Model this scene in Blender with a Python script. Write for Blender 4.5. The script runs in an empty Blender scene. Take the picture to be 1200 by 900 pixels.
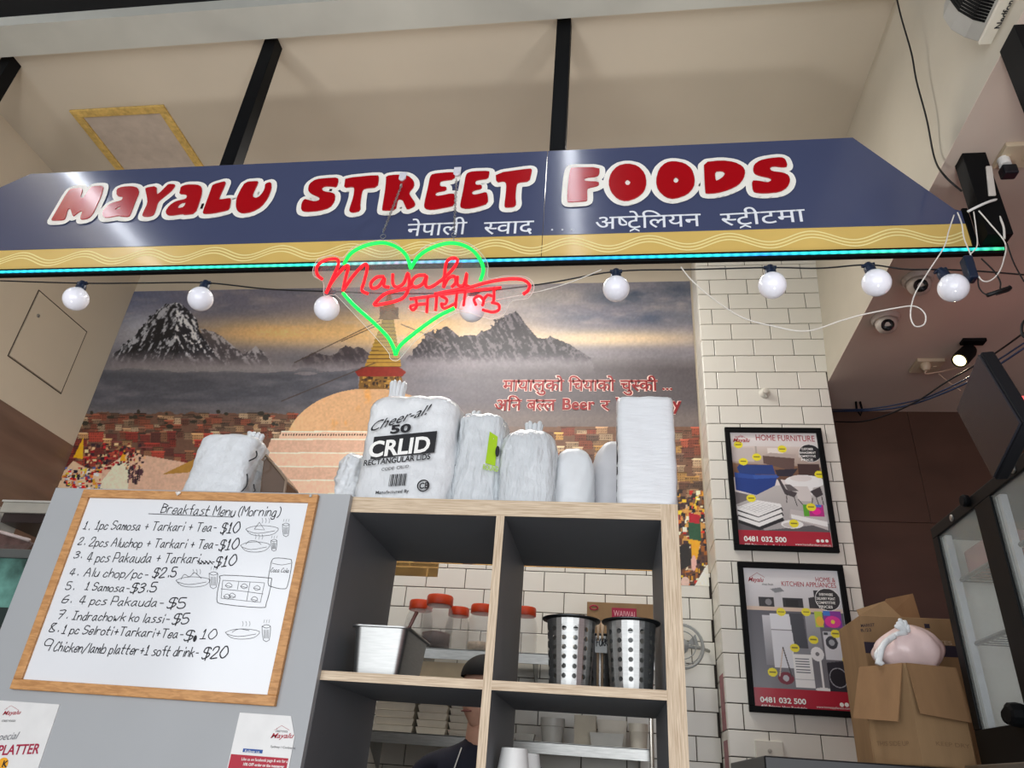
import bpy, bmesh, math, random
import numpy as np
from mathutils import Vector, Matrix
random.seed(7)
SC = bpy.context.scene
COL = SC.collection
# ------------------------------------------------------------------ camera
EYE = 1.3
F_PX = 846.84
R = np.array([[0.9904, 0.1205, 0.0676], [0.0006, 0.4856, -0.8742], [-0.1382, 0.8658, 0.4809]])
u_, s_, v_ = np.linalg.svd(R); R = u_ @ v_
cam = bpy.data.cameras.new('camera'); camo = bpy.data.objects.new('camera', cam); COL.objects.link(camo)
cam.lens = 36 * F_PX / 1200; cam.sensor_width = 36; cam.clip_start = 0.02; cam.clip_end = 100
camo.matrix_world = Matrix(((R[0][0], -R[1][0], -R[2][0], 0), (R[0][1], -R[1][1], -R[2][1], 0), (R[0][2], -R[1][2], -R[2][2], EYE), (0, 0, 0, 1)))
SC.camera = camo
# ------------------------------------------------------------------ world, lights, exposure
SC.view_settings.view_transform = 'Standard'; SC.view_settings.look = 'None'
SC.view_settings.gamma = 1; SC.view_settings.use_curve_mapping = False
SC.view_settings.exposure = 0.0
W = bpy.data.worlds.new('daylight'); SC.world = W; W.use_nodes = True
W.node_tree.nodes['Background'].inputs[0].default_value = (0.86, 0.93, 1.0, 1)
W.node_tree.nodes['Background'].inputs[1].default_value = 0.9
def area(name, loc, target, sx, sy, power, col):
    l = bpy.data.lights.new(name, 'AREA'); l.shape = 'RECTANGLE'; l.size = sx; l.size_y = sy; l.energy = power; l.color = col
    o = bpy.data.objects.new(name, l); COL.objects.link(o); o.location = loc
    o.rotation_euler = (Vector(target) - Vector(loc)).to_track_quat('-Z', 'Y').to_euler(); return o
area('shop_front_daylight', (-0.4, -1.9, 1.5), (-0.4, 3, 1.9), 5.0, 2.2, 98, (0.98, 0.98, 1.0))
def spot(name, loc, target, power, col, size, rad):
    l = bpy.data.lights.new(name, 'SPOT'); l.energy = power; l.color = col; l.spot_size = size; l.spot_blend = 0.6; l.shadow_soft_size = rad
    o = bpy.data.objects.new(name, l); COL.objects.link(o); o.location = loc; o.rotation_euler = (Vector(target) - Vector(loc)).to_track_quat('-Z', 'Y').to_euler(); return o
for x_ in (-2.0, -0.6, 0.7): spot('added_uplight', (x_, 0.9, 0.9), (x_ - 0.15, 1.05, 4.2), 60, (1.0, 0.97, 0.94), 1.15, 0.10)  # added upward spots standing in for the light that reaches the ceiling from below
for x_ in (-2.3, -1.0, 0.35):  # added warm fill points, hidden by the sign, for ceiling, mural and pier
    l = bpy.data.lights.new('hidden_fill_light', 'POINT'); l.energy = 4.2; l.color = (1.0, 0.92, 0.80); l.shadow_soft_size = 0.09
    o = bpy.data.objects.new('hidden_fill_light', l); COL.objects.link(o); o.location = (x_, 2.3, 3.42)
area('kitchen_ceiling_light', (-0.6, 2.75, 4.0), (-0.5, 3.3, 0.8), 1.2, 0.3, 32, (1.0, 0.97, 0.92))

# ------------------------------------------------------------------ helpers
def ray(px, py):
    return R.T @ np.array([(px - 600) / F_PX, (py - 450) / F_PX, 1.0])
def P(px, py, y=None, x=None, z=None):
    w = ray(px, py)
    k = y / w[1] if y is not None else (x / w[0] if x is not None else (z - EYE) / w[2])
    return Vector((w[0] * k, w[1] * k, w[2] * k + EYE))
def srgb(h):
    if isinstance(h, str): c = [int(h[i:i + 2], 16) / 255 for i in (0, 2, 4)]
    else: c = [v / 255 for v in h]
    return tuple((v / 12.92 if v <= 0.04045 else ((v + 0.055) / 1.055) ** 2.4) for v in c) + (1,)
MATS = {}
def mat(name, col, rough=0.5, metal=0.0, var=0.06, scale=18, bump=0.0, bscale=60, emit=0, coat=0, stretch=(1, 1, 1), alpha=1, trans=0, spec=0.5, ior=1.45, sub=0):
    if name in MATS: return MATS[name]
    m = bpy.data.materials.new(name); m.use_nodes = True; nt = m.node_tree; b = nt.nodes['Principled BSDF']
    c = srgb(col); b.inputs['Base Color'].default_value = c
    b.inputs['Roughness'].default_value = rough; b.inputs['Metallic'].default_value = metal
    b.inputs['Specular IOR Level'].default_value = spec; b.inputs['IOR'].default_value = ior
    if coat: b.inputs['Coat Weight'].default_value = coat; b.inputs['Coat Roughness'].default_value = 0.12
    if alpha < 1: b.inputs['Alpha'].default_value = alpha
    if trans: b.inputs['Transmission Weight'].default_value = trans
    if sub: b.inputs['Subsurface Weight'].default_value = sub; b.inputs['Subsurface Radius'].default_value = (0.02, 0.02, 0.02); b.inputs['Subsurface Scale'].default_value = 0.5
    if emit: b.inputs['Emission Color'].default_value = c; b.inputs['Emission Strength'].default_value = emit
    if var or bump:
        tc = nt.nodes.new('ShaderNodeTexCoord'); mp = nt.nodes.new('ShaderNodeMapping'); mp.inputs['Scale'].default_value = stretch
        nt.links.new(tc.outputs['Object'], mp.inputs[0])
    if var:
        n = nt.nodes.new('ShaderNodeTexNoise'); n.inputs['Scale'].default_value = scale; n.inputs['Detail'].default_value = 5
        nt.links.new(mp.outputs[0], n.inputs[0])
        rp = nt.nodes.new('ShaderNodeValToRGB'); rp.color_ramp.elements[0].position = 0.3; rp.color_ramp.elements[1].position = 0.7
        rp.color_ramp.elements[0].color = tuple(max(0, v * (1 - var * 2)) for v in c[:3]) + (1,)
        rp.color_ramp.elements[1].color = tuple(min(1, v * (1 + var)) for v in c[:3]) + (1,)
        nt.links.new(n.outputs[0], rp.inputs[0]); nt.links.new(rp.outputs[0], b.inputs['Base Color'])
    if bump:
        n2 = nt.nodes.new('ShaderNodeTexNoise'); n2.inputs['Scale'].default_value = bscale; n2.inputs['Detail'].default_value = 6
        nt.links.new(mp.outputs[0], n2.inputs[0])
        bp = nt.nodes.new('ShaderNodeBump'); bp.inputs['Strength'].default_value = bump; bp.inputs['Distance'].default_value = 0.004
        nt.links.new(n2.outputs[0], bp.inputs['Height']); nt.links.new(bp.outputs[0], b.inputs['Normal'])
    MATS[name] = m; return m
def vcol_mat(name, rough=0.5, coat=0.0, emit=0):
    m = bpy.data.materials.new(name); m.use_nodes = True; nt = m.node_tree; b = nt.nodes['Principled BSDF']
    a = nt.nodes.new('ShaderNodeAttribute'); a.attribute_name = 'ink'
    nt.links.new(a.outputs[0], b.inputs['Base Color']); b.inputs['Roughness'].default_value = rough
    if coat: b.inputs['Coat Weight'].default_value = coat; b.inputs['Coat Roughness'].default_value = 0.1
    return m

class MB:
    def __init__(s): s.v = []; s.f = []
    def add(s, vs, fs):
        n = len(s.v); s.v += [tuple(p) for p in vs]; s.f += [tuple(i + n for i in f) for f in fs]; return s
    def box(s, a, b):
        (x0, y0, z0), (x1, y1, z1) = a, b
        vs = [(x0, y0, z0), (x1, y0, z0), (x1, y1, z0), (x0, y1, z0), (x0, y0, z1), (x1, y0, z1), (x1, y1, z1), (x0, y1, z1)]
        return s.add(vs, [(0, 3, 2, 1), (4, 5, 6, 7), (0, 1, 5, 4), (1, 2, 6, 5), (2, 3, 7, 6), (3, 0, 4, 7)])
    def hexa(s, bot, top):
        return s.add(list(bot) + list(top), [(0, 3, 2, 1), (4, 5, 6, 7), (0, 1, 5, 4), (1, 2, 6, 5), (2, 3, 7, 6), (3, 0, 4, 7)])
    def prism(s, poly, d):
        n = len(poly); d = Vector(d)
        return s.add([Vector(p) for p in poly] + [Vector(p) + d for p in poly],
                     [tuple(range(n)), tuple(range(2 * n - 1, n - 1, -1))] + [(i, i + n, (i + 1) % n + n, (i + 1) % n) for i in range(n)])
    def tube(s, pts, r, n=8, closed=False, flat=None):
        pts = [Vector(p) for p in pts]; m = len(pts); rings = []
        up = Vector((0, 0, 1)); prev = None
        for i, p in enumerate(pts):
            if closed: t = pts[(i + 1) % m] - pts[i - 1]
            else: t = pts[min(i + 1, m - 1)] - pts[max(i - 1, 0)]
            if t.length < 1e-9: t = Vector((1, 0, 0))
            t.normalize()
            if prev is None:
                a = t.cross(up)
                if a.length < 0.1: a = t.cross(Vector((0, 1, 0)))
            else: a = prev - t * prev.dot(t)
            if a.length < 1e-6: a = t.cross(Vector((0.3, 1, 0.2)))
            a.normalize(); prev = a; b = t.cross(a)
            rr = r[i] if isinstance(r, (list, tuple)) else r
            rings.append([p + (a * math.cos(2 * math.pi * k / n) + b * math.sin(2 * math.pi * k / n)) * rr for k in range(n)])
        vs = [q for g in rings for q in g]; fs = []
        for i in range(m if closed else m - 1):
            j = (i + 1) % m
            for k in range(n): fs.append((i * n + k, i * n + (k + 1) % n, j * n + (k + 1) % n, j * n + k))
        if not closed: fs += [tuple(range(n - 1, -1, -1)), tuple((m - 1) * n + k for k in range(n))]
        return s.add(vs, fs)
    def lathe(s, c, prof, n=24, axis=(0, 0, 1), sx=1, sy=1, cap=True):
        q = Vector((0, 0, 1)).rotation_difference(Vector(axis).normalized()); c = Vector(c); vs = []; fs = []
        for r, h in prof:
            for k in range(n):
                a = 2 * math.pi * k / n; vs.append(c + q @ Vector((r * sx * math.cos(a), r * sy * math.sin(a), h)))
        for i in range(len(prof) - 1):
            for k in range(n): fs.append((i * n + k, i * n + (k + 1) % n, (i + 1) * n + (k + 1) % n, (i + 1) * n + k))
        if cap: fs += [tuple(range(n - 1, -1, -1)), tuple((len(prof) - 1) * n + k for k in range(n))]
        return s.add(vs, fs)
    def build(s, name, m, parent=None, smooth=False, bevel=0, seg=2, sub=0):
        me = bpy.data.meshes.new(name); me.from_pydata(s.v, [], s.f); me.update()
        o = link(name, me, m, parent)
        if smooth:
            me.polygons.foreach_set('use_smooth', [True] * len(me.polygons))
            if smooth == 'auto':
                md = o.modifiers.new('edges', 'EDGE_SPLIT'); md.split_angle = math.radians(40)
        if bevel:
            md = o.modifiers.new('bevel', 'BEVEL'); md.width = bevel; md.segments = seg; md.limit_method = 'ANGLE'
        if sub:
            md = o.modifiers.new('smooth', 'SUBSURF'); md.levels = sub; md.render_levels = sub
        return o
def link(name, data, m, parent=None):
    o = bpy.data.objects.new(name, data); COL.objects.link(o)
    if m is not None and data is not None: data.materials.append(m)
    if parent is not None: setp(o, parent)
    return o
def wloc(p):
    v = Vector(p.location)
    return v if p.parent is None else v
def setp(o, p):
    o.parent = p
    root = p
    while root.parent is not None: root = root.parent
    if p is root: o.matrix_parent_inverse = Matrix.Translation(-Vector(p.location))
    # parts sit at the origin of their thing's space, so a sub-part needs the same offset undone
def thing(name, label, cat, loc=(0, 0, 0), group=None):
    o = bpy.data.objects.new(name, None); COL.objects.link(o); o.location = loc; o.empty_display_size = 0.05
    return tag(o, label, cat, group)
def tag(o, label, cat, group=None, kind=None):
    if label: o['label'] = label
    if cat: o['category'] = cat
    if group: o['group'] = group
    if kind: o['kind'] = kind
    return o
def struct(o): o['kind'] = 'structure'; return o
def dup(root, loc, label, rot=None):
    r = root.copy(); COL.objects.link(r); r.location = loc; r['label'] = label
    if rot: r.rotation_euler = rot
    for ch in list(root.children):
        c = ch.copy(); COL.objects.link(c); c.parent = r; c.matrix_parent_inverse = ch.matrix_parent_inverse.copy()
        for g in ch.children:
            d = g.copy(); COL.objects.link(d); d.parent = c; d.matrix_parent_inverse = g.matrix_parent_inverse.copy()
    return r
def smooth_line(pts, k=6, closed=False):
    pts = [Vector(p) for p in pts]; n = len(pts); out = []
    rng = n if closed else n - 1
    for i in range(rng):
        p0 = pts[(i - 1) % n] if closed or i > 0 else pts[0]; p1 = pts[i]; p2 = pts[(i + 1) % n]; p3 = pts[(i + 2) % n] if closed or i < n - 2 else pts[-1]
        for j in range(k):
            t = j / k
            out.append(0.5 * ((2 * p1) + (p2 - p0) * t + (2 * p0 - 5 * p1 + 4 * p2 - p3) * t * t + (3 * p1 - p0 - 3 * p2 + p3) * t ** 3))
    if not closed: out.append(pts[-1])
    return out
# --- flat ribbons (marker strokes and print) on a plane spanned by X and Z
def ribbon(mb, pts, w, n=Vector((0, -1, 0))):
    pts = [Vector(p) for p in pts]; pts = [p for k, p in enumerate(pts) if k == 0 or (p - pts[k - 1]).length > 1e-6]
    if len(pts) < 2: return
    m = len(pts); vs = []; d0 = (pts[1] - pts[0]).normalized(); d1 = (pts[-1] - pts[-2]).normalized()
    for i, p in enumerate(pts):
        a = (p - pts[i - 1]).normalized() if i else d0; b = (pts[i + 1] - p).normalized() if i < m - 1 else d1
        t = a + b; t = b if t.length < .3 else t.normalized(); q = p - d0 * w * .3 if i == 0 else (p + d1 * w * .3 if i == m - 1 else p)
        s_ = n.cross(t) * (w / 2) * min(1.6, 1 / max(.5, t.dot(b))); vs += [q - s_, q + s_]
    mb.add(vs, [(2 * i, 2 * i + 2, 2 * i + 3, 2 * i + 1) for i in range(m - 1)])
# --- typeset text, collected now and turned into meshes in one go at the end
TXT = []
def text(body, parent, m, O, VX, VY, bold=0.0, shear=0.0, lift=0.0008, name='lettering', cap=0.70, half=False, raw=False):
    c = bpy.data.curves.new('t', 'FONT'); c.body = body; c.offset = bold; c.shear = shear; c.resolution_u = 3; c.space_character = 1
    o = bpy.data.objects.new('t', c); COL.objects.link(o)
    TXT.append((o, parent, m, Vector(O), Vector(VX), Vector(VY), lift, name, cap, half))
def textpx(body, parent, m, y, x0, y0, x1, y1, h, **k):
    O = P(x0, y0, y=y); E_ = P(x1, y1, y=y); H = P(x0, y0 - h, y=y).z - O.z
    text(body, parent, m, O, E_ - O, Vector((0, 0, H)), **k)
DEV = []; HALF = 0.205
def devtext(tokens, parent, m, O, VX, VY, bold, lift, name='lettering'):
    obs = []
    for t in tokens:
        half = t.endswith('~'); c = bpy.data.curves.new('t', 'FONT'); c.body = t.rstrip('~^').replace('^', ''); c.offset = bold; c.resolution_u = 3
        o = bpy.data.objects.new('t', c); COL.objects.link(o); obs.append((o, half, '^' in t, t))
    DEV.append((obs, parent, m, Vector(O), Vector(VX), Vector(VY), lift, name, bold))
def flush_text():
    dg = bpy.context.evaluated_depsgraph_get()
    for o, parent, m, O, VX, VY, lift, name, cap, half in TXT:
        me = bpy.data.meshes.new_from_object(o.evaluated_get(dg)); n = len(me.vertices)
        if n:
            co = np.empty(n * 3); me.vertices.foreach_get('co', co); co = co.reshape(-1, 3)
            x0, x1 = co[:, 0].min(), co[:, 0].max(); N = np.array(VX.cross(VY).normalized())
            uu = (co[:, 0] - x0) / (x1 - x0); vv = co[:, 1] / cap
            w = np.array(O) + np.outer(uu, np.array(VX)) + np.outer(vv, np.array(VY)) + N * lift
            me.vertices.foreach_set('co', w.ravel()); me.materials.clear(); me.update()
            me.name = name; link(name, me, m, parent)
        bpy.data.objects.remove(o)
    for obs, parent, m, O, VX, VY, lift, name, bold in DEV:
        vs = []; fs = []; cur = 0.0
        for o, half, caret, t in obs:
            if not o.data.body.strip():
                cur += 0.22 * max(1, len(t)); continue
            me = bpy.data.meshes.new_from_object(o.evaluated_get(dg))
            bm = bmesh.new(); bm.from_mesh(me); mx = max(v.co.x for v in bm.verts)
            mn = min(v.co.x for v in bm.verts)
            if half:
                bmesh.ops.bisect_plane(bm, geom=bm.verts[:] + bm.edges[:] + bm.faces[:], plane_co=(mx - HALF - 2 * bold, 0, 0), plane_no=(1, 0, 0), clear_outer=True)
                mx -= HALF + bold * 2 - 0.01
            base = len(vs)
            bm.verts.ensure_lookup_table(); bm.verts.index_update()
            for v in bm.verts: vs.append((v.co.x + cur, v.co.y))
            for f in bm.faces: fs.append(tuple(v.index + base for v in f.verts))
            if caret:
                cx = cur + 0.27; w = 0.05 + bold
                for (ax, ay, bx, by) in ((cx, -0.02, cx - 0.17, -0.16), (cx, -0.02, cx + 0.17, -0.16)):
                    base = len(vs); vs += [(ax, ay + w / 2), (ax, ay - w), (bx, by - w / 2), (bx, by + w)]; fs.append((base, base + 1, base + 2, base + 3))
            cur += mx - 0.012 - 2 * bold - (0 if mn > 0 else 0)
            bm.free(); bpy.data.meshes.remove(me)
        tot = max(v[0] for v in vs); N = VX.cross(VY).normalized()
        co = [O + VX * (a / tot) + VY * (b / 0.62) + N * lift for a, b in vs]
        MB().add(co, fs).build(name, m, parent)
        for o, *_ in obs: bpy.data.objects.remove(o)
# --- one-stroke pen alphabet (baseline 2, x-height 6, capitals 9)
PEN = {'A': '023962|1555', 'B': '0902|09485706|06465302', 'C': '58391604123253', 'I': '0949|2922|0242', 'L': '090252', 'M': '0209356962', 'N': '02095259', 'P': '0902|0949575505', 'S': '584919071655431203', 'T': '0969|3932', 'R': '0902|0949585605|2552', 'O': '290604224264664929', 'E': '59090252|0646', 'F': '590902|0646', 'K': '0902|5905|2562', 'G': '583916041232535535', 'D': '0902|0949664202', 'U': '09041232545 9'.replace(' ', ''), 'Y': '0935|6932', 'H': '0902|6962|0666', 'W': '0912375269', 'V': '093269',
 'a': '46261503122244|464352', 'b': '0902|04264654423202', 'c': '45261503123243', 'd': '46261503123244|4942', 'e': '044446261503123243', 'f': '49392832|0646', 'g': '46261503123244|4641301001', 'h': '0902|04264542', 'i': '1612|1819', 'k': '0902|4604|2442', 'l': '1912', 'm': '0602|04163432|34465552', 'n': '0602|04264542', 'o': '2605031232434526', 'p': '0600|05264543321203', 'r': '0602|04163646', 's': '46261534432202', 't': '29132232|0646', 'u': '0603123244|4642', 'v': '062246', 'w': '0612243266', 'y': '0624|461000', 'x': '0642|4602',
 '0': '290604224264664929', '1': '172922|0242', '2': '07194946024252', '3': '08294847261645431203', '4': '290454|3932', '5': '4909063654421203', '6': '4917031242545505', '7': '095922|1646', '8': '39190716345342120316384939', '9': '45150719484542', '$': '584919071655431203|3931', '+': '3733|1555', '-': '1545', '.': '2223', '/': '0159', '(': '39171331', ')': '19373311', '&': '6205294905 024264'.replace(' ', ''), ',': '2311'}
def pen(body, parent, m, y, x0, y0, x1, y1, h, w=0.0026, name='handwriting', lift=0.0, jit=0.25, wave=0.0):
    O = P(x0, y0, y=y); E_ = P(x1, y1, y=y); H = (P(x0, y0 - h, y=y).z - O.z) / 7; cur = 0; gl = []
    rnd = random.Random(body)
    for ch in body:
        if ch == ' ': cur += 3.4; continue
        g = PEN.get(ch, '0242'); mx = 0; dy = rnd.uniform(-jit, jit); sc = rnd.uniform(0.92, 1.08)
        for st in g.split('|'):
            pts = [(int(st[i]) * sc, int(st[i + 1]) - 2 + dy) for i in range(0, len(st), 2)]; mx = max(mx, max(p[0] for p in pts))
            gl.append([(cur + a + 0.12 * b, b) for a, b in pts])
        cur += mx + 1.7
    tot = cur - 1.7; D = (E_ - O) / tot; mb = MB()
    for st in gl:
        l = [O + D * a + Vector((0, 0, H * b)) for a, b in st]
        if len(l) > 2: l = smooth_line(l, 3)
        ribbon(mb, l, w)
    return mb.build(name, m, parent)
# ------------------------------------------------------------------ noise and painting for printed pictures (ink stored per vertex)
def vnoise(x, y, seed):
    rs = np.random.RandomState(seed); T = rs.rand(64, 64)
    xi = np.floor(x).astype(int); yi = np.floor(y).astype(int); fx = x - xi; fy = y - yi
    fx = fx * fx * (3 - 2 * fx); fy = fy * fy * (3 - 2 * fy)
    a = T[yi % 64, xi % 64]; b = T[yi % 64, (xi + 1) % 64]; c = T[(yi + 1) % 64, xi % 64]; d = T[(yi + 1) % 64, (xi + 1) % 64]
    return (a * (1 - fx) + b * fx) * (1 - fy) + (c * (1 - fx) + d * fx) * fy
def fbm(x, y, seed=1, o=5):
    r = 0; a = 0.5
    for i in range(o): r = r + a * vnoise(x * 2 ** i + 13 * i, y * 2 ** i + 7 * i, seed + i); a *= 0.5
    return r / (1 - 0.5 ** o)
class Painter:
    def __init__(s, X, Y, base): s.X = X; s.Y = Y; s.c = np.zeros(X.shape + (3,)) + np.array(base, float)
    def poly(s, pts):
        m = np.zeros(s.X.shape, bool); n = len(pts)
        for i in range(n):
            x1, y1 = pts[i]; x2, y2 = pts[(i + 1) % n]
            if y1 == y2: continue
            m ^= ((s.Y < y1) != (s.Y < y2)) & (s.X < (x2 - x1) * (s.Y - y1) / (y2 - y1) + x1)
        return m
    def ell(s, cx, cy, rx, ry): return ((s.X - cx) / rx) ** 2 + ((s.Y - cy) / ry) ** 2 < 1
    def rect(s, x0, y0, x1, y1): return (s.X >= x0) & (s.X < x1) & (s.Y >= y0) & (s.Y < y1)
    def line(s, x1, y1, x2, y2, w):
        dx, dy = x2 - x1, y2 - y1; L = dx * dx + dy * dy; t = np.clip(((s.X - x1) * dx + (s.Y - y1) * dy) / L, 0, 1)
        return (s.X - x1 - t * dx) ** 2 + (s.Y - y1 - t * dy) ** 2 < (w / 2) ** 2
    def fill(s, m, col, a=1.0):
        m = np.asarray(m, float) * a; s.c = s.c * (1 - m[..., None]) + np.asarray(col, float) * m[..., None]
def printed(name, O, VX, VZ, nx, nz, paint, m, parent, gain=1.0):
    """flat print: a fine grid whose vertices carry the ink; X/Y given to paint() are photo-like picture coordinates"""
    O, VX, VZ = Vector(O), Vector(VX), Vector(VZ)
    u, v = np.meshgrid(np.linspace(0, 1, nx), np.linspace(0, 1, nz))
    w = np.array(O)[None, None] + u[..., None] * np.array(VX) + v[..., None] * np.array(VZ)
    c = paint(u, v, w); lin = np.minimum(0.86, np.where(c / 255 <= 0.04045, c / 255 / 12.92, ((np.clip(c, 0, 255) / 255 + 0.055) / 1.055) ** 2.4) * gain)
    me = bpy.data.meshes.new(name); nv = nx * nz
    idx = np.arange(nv).reshape(nz, nx); q = np.stack([idx[:-1, :-1], idx[:-1, 1:], idx[1:, 1:], idx[1:, :-1]], -1).reshape(-1, 4)
    me.vertices.add(nv); me.vertices.foreach_set('co', w.reshape(-1)); nf = len(q)
    me.loops.add(nf * 4); me.loops.foreach_set('vertex_index', q.reshape(-1).astype(np.int32))
    me.polygons.add(nf); me.polygons.foreach_set('loop_start', np.arange(0, nf * 4, 4, dtype=np.int32))
    at = me.color_attributes.new('ink', 'FLOAT_COLOR', 'POINT')
    at.data.foreach_set('color', np.concatenate([lin, np.ones((nz, nx, 1))], -1).reshape(-1).astype(np.float32))
    me.update(calc_edges=True); return link(name, me, m, parent)
def photo_xy(w):
    q = (w - np.array([0, 0, EYE])) @ R.T
    return 600 + F_PX * q[..., 0] / q[..., 2], 450 + F_PX * q[..., 1] / q[..., 2]

# ------------------------------------------------------------------ materials
CREAM = mat('cream_paint', 'c9bda9', 0.75, var=0.03, scale=1.5, bump=0.05, bscale=120)
CEILM = mat('ceiling_paint', 'bfb5a4', 0.8, var=0.04, scale=1.2, bump=0.04, bscale=90)
GREYP = mat('grey_painted_beam', 'b2b2aa', 0.6, var=0.05, scale=3)
SOFF = mat('mauve_soffit_paint', 'cdbdb0', 0.8, var=0.04, scale=2, bump=0.04)
BROWN = mat('brown_laminate_wall', '503a30', 0.35, var=0.10, scale=3, stretch=(1, 1, 2))
BROWNL = mat('brown_gloss_wall_panel', '745c4e', 0.3, var=0.16, scale=2.0, stretch=(0.6, 0.6, 5))
BLACK = mat('black_metal', '0b0c0e', 0.6, var=0.05, spec=0.14)
BLACKM = mat('matt_black_ceiling', '050507', 0.9, var=0)
GROUT = mat('dark_grout', '38332f', 0.95, var=0.1)
TILE = mat('glazed_cream_tile', 'e2dfd5', 0.28, var=0.03, scale=3)
FLOORM = mat('grey_floor_tile', '8b8a88', 0.5, var=0.08)
GREYL = mat('grey_laminate', 'a8abad', 0.5, var=0.02, scale=4)
GREYS = mat('grey_shelf_laminate', '6b6e72', 0.55, var=0.03, scale=4)
STEEL = mat('brushed_steel', 'acadab', 0.40, 1.0, var=0.05, scale=30, stretch=(1, 1, 12))
STEELD = mat('steel_front', 'b8b9b6', 0.35, 1.0, var=0.08, scale=20, stretch=(1, 8, 8))
WHITEP = mat('white_plastic', 'e9e9e6', 0.35, var=0.02)
INK = mat('marker_ink', '1b1b22', 0.6, var=0)
INKRED = mat('red_print', 'a81a30', 0.5, var=0)
INKWH = mat('white_print', 'f2f2ee', 0.5, var=0)
INKBK = mat('black_print', '15151a', 0.5, var=0)
def wood_mat(name, c1, c2, stretch, scale=7, dist=3.0, rough=0.5):
    m = mat(name, c1, rough, var=0); nt = m.node_tree; b = nt.nodes['Principled BSDF']
    tc = nt.nodes.new('ShaderNodeTexCoord'); mp = nt.nodes.new('ShaderNodeMapping'); mp.inputs['Scale'].default_value = stretch
    n = nt.nodes.new('ShaderNodeTexNoise'); n.inputs['Scale'].default_value = scale; n.inputs['Detail'].default_value = 8; n.inputs['Distortion'].default_value = dist * 0.2
    rp = nt.nodes.new('ShaderNodeValToRGB'); rp.color_ramp.elements[0].position = 0.35; rp.color_ramp.elements[1].position = 0.62
    rp.color_ramp.elements[0].color = srgb(c2); rp.color_ramp.elements[1].color = srgb(c1)
    nt.links.new(tc.outputs['Object'], mp.inputs[0]); nt.links.new(mp.outputs[0], n.inputs[0]); nt.links.new(n.outputs[0], rp.inputs[0]); nt.links.new(rp.outputs[0], b.inputs['Base Color'])
    return m
OAKH = wood_mat('pale_oak_edge_horizontal', 'dcc9ae', 'b79f82', (2, 30, 60))
OAKV = wood_mat('pale_oak_edge_vertical', 'dcc9ae', 'b79f82', (60, 30, 2))
PINEF = wood_mat('honey_wood_frame', 'cf9a62', 'b27f4c', (6, 30, 30), 6)
CARD = mat('brown_cardboard', '967856', 0.85, var=0.07, scale=6, bump=0.15, bscale=30, stretch=(3, 3, 0.6))
CARDD = mat('cardboard_flap', '8d6c4b', 0.85, var=0.08, scale=6, bump=0.15, bscale=30, stretch=(3, 3, 0.6))
def film_mat(name, col, rough=0.3, a=1.0, bs=22, st=0.6):
    m = mat(name, col, rough, var=0.03, bump=min(1, st), bscale=bs, alpha=a, coat=0.3); m.node_tree.nodes['Bump'].inputs['Distance'].default_value = 0.006 * st; return m
FILM = film_mat('white_film', 'e0e3e5', .3, 1, 26, 1.6); FILMC = film_mat('cloudy_film', 'd6dbde', 0.16, 1.0, 34, 2.6)
FILMC.node_tree.nodes['Mapping'].inputs['Scale'].default_value = (1.4, 1.4, .45); FILM.node_tree.nodes['Mapping'].inputs['Scale'].default_value = (1.2, 1.2, .7)
GLASS = mat('clear_pane', 'dfe8e6', 0.03, var=0, alpha=0.16, spec=0.8)

# ------------------------------------------------------------------ structure
E0 = EYE
ZC = E0 + 2.90; ZS = E0 + 1.908; DW = 3.62; DP = 3.40; XB = 1.095; XL = -3.205
struct(MB().box((-5, -2.2, -0.1), (4.5, 4.2, 0)).build('floor', FLOORM))
struct(MB().box((-4, 1.93, ZC), (1.2, 4.0, ZC + 0.1)).build('ceiling', CEILM))
struct(MB().box((-4, 1.78, ZC - 0.045), (1.30, 1.935, ZC + 0.12)).build('trim_1', GREYP))
struct(MB().box((-5, -2.2, ZC + 0.02), (4.5, 1.79, ZC + 0.1)).build('trim_2', BLACKM))
struct(MB().box((XL - 0.1, DW, 0), (0.48, DW + 0.1, ZC + 0.05)).build('wall_back', CREAM))
wl = struct(MB().box((XL - 0.12, -2.2, E0 + 1.58), (XL, DW, ZC + 0.05)).build('wall_left', CREAM))
struct(MB().box((XL - 0.12, -2.2, 0), (XL + 0.004, DW, E0 + 1.58)).build('trim_3', BROWNL))
# tiled pier right of the mural, with a shallow return face
XR = 0.473
pier = struct(MB().box((XR + 0.006, DP + 0.006, 0), (XB - 0.002, DP + 0.9, ZC + 0.05)).box((XB - .01, DP + .006, ZS), (XB + .06, DP + .3, ZC)).build('wall_pier', GROUT))
bulk = MB().hexa([(XB, -2.2, ZS), (XB + 0.9, -2.2, ZS), (XB + 0.9, DP + 0.5, ZS), (XB, DP + 0.5, ZS)],
                 [(XB + 0.05, -2.2, ZC + 0.05), (XB + 0.9, -2.2, ZC + 0.05), (XB + 0.9, DP + 0.5, ZC + 0.05), (XB + 0.05, DP + 0.5, ZC + 0.05)])
struct(bulk.build('wall_bulkhead', mat('bulkhead_paint', 'bfb8a8', 0.7, var=0.04, scale=2, bump=0.05)))
struct(MB().box((XB, -2.2, ZS - 0.004), (2.9, 3.75, ZS)).build('trim_4', SOFF))
br = struct(MB().box((XB - 0.1, 3.75, 0), (3.1, 3.85, ZC)).build('wall_right_back', mat('alcove_backing', '7a6558', 0.9)))
for i, x0 in enumerate((0.985, 1.585, 2.185)):
    for z0, z1 in ((0.0, E0 + 1.277), (E0 + 1.2785, ZS)):
        xx = x0 if z1 == ZS else x0 + 0.03 if i else x0
        MB().box((xx + (0.001), 3.735, z0), (x0 + 0.6 - 0.001 + (0.03 if z0 == 0 else 0), 3.75, z1 - 0.001)).build('panel', BROWN, br, bevel=0.001)
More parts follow.
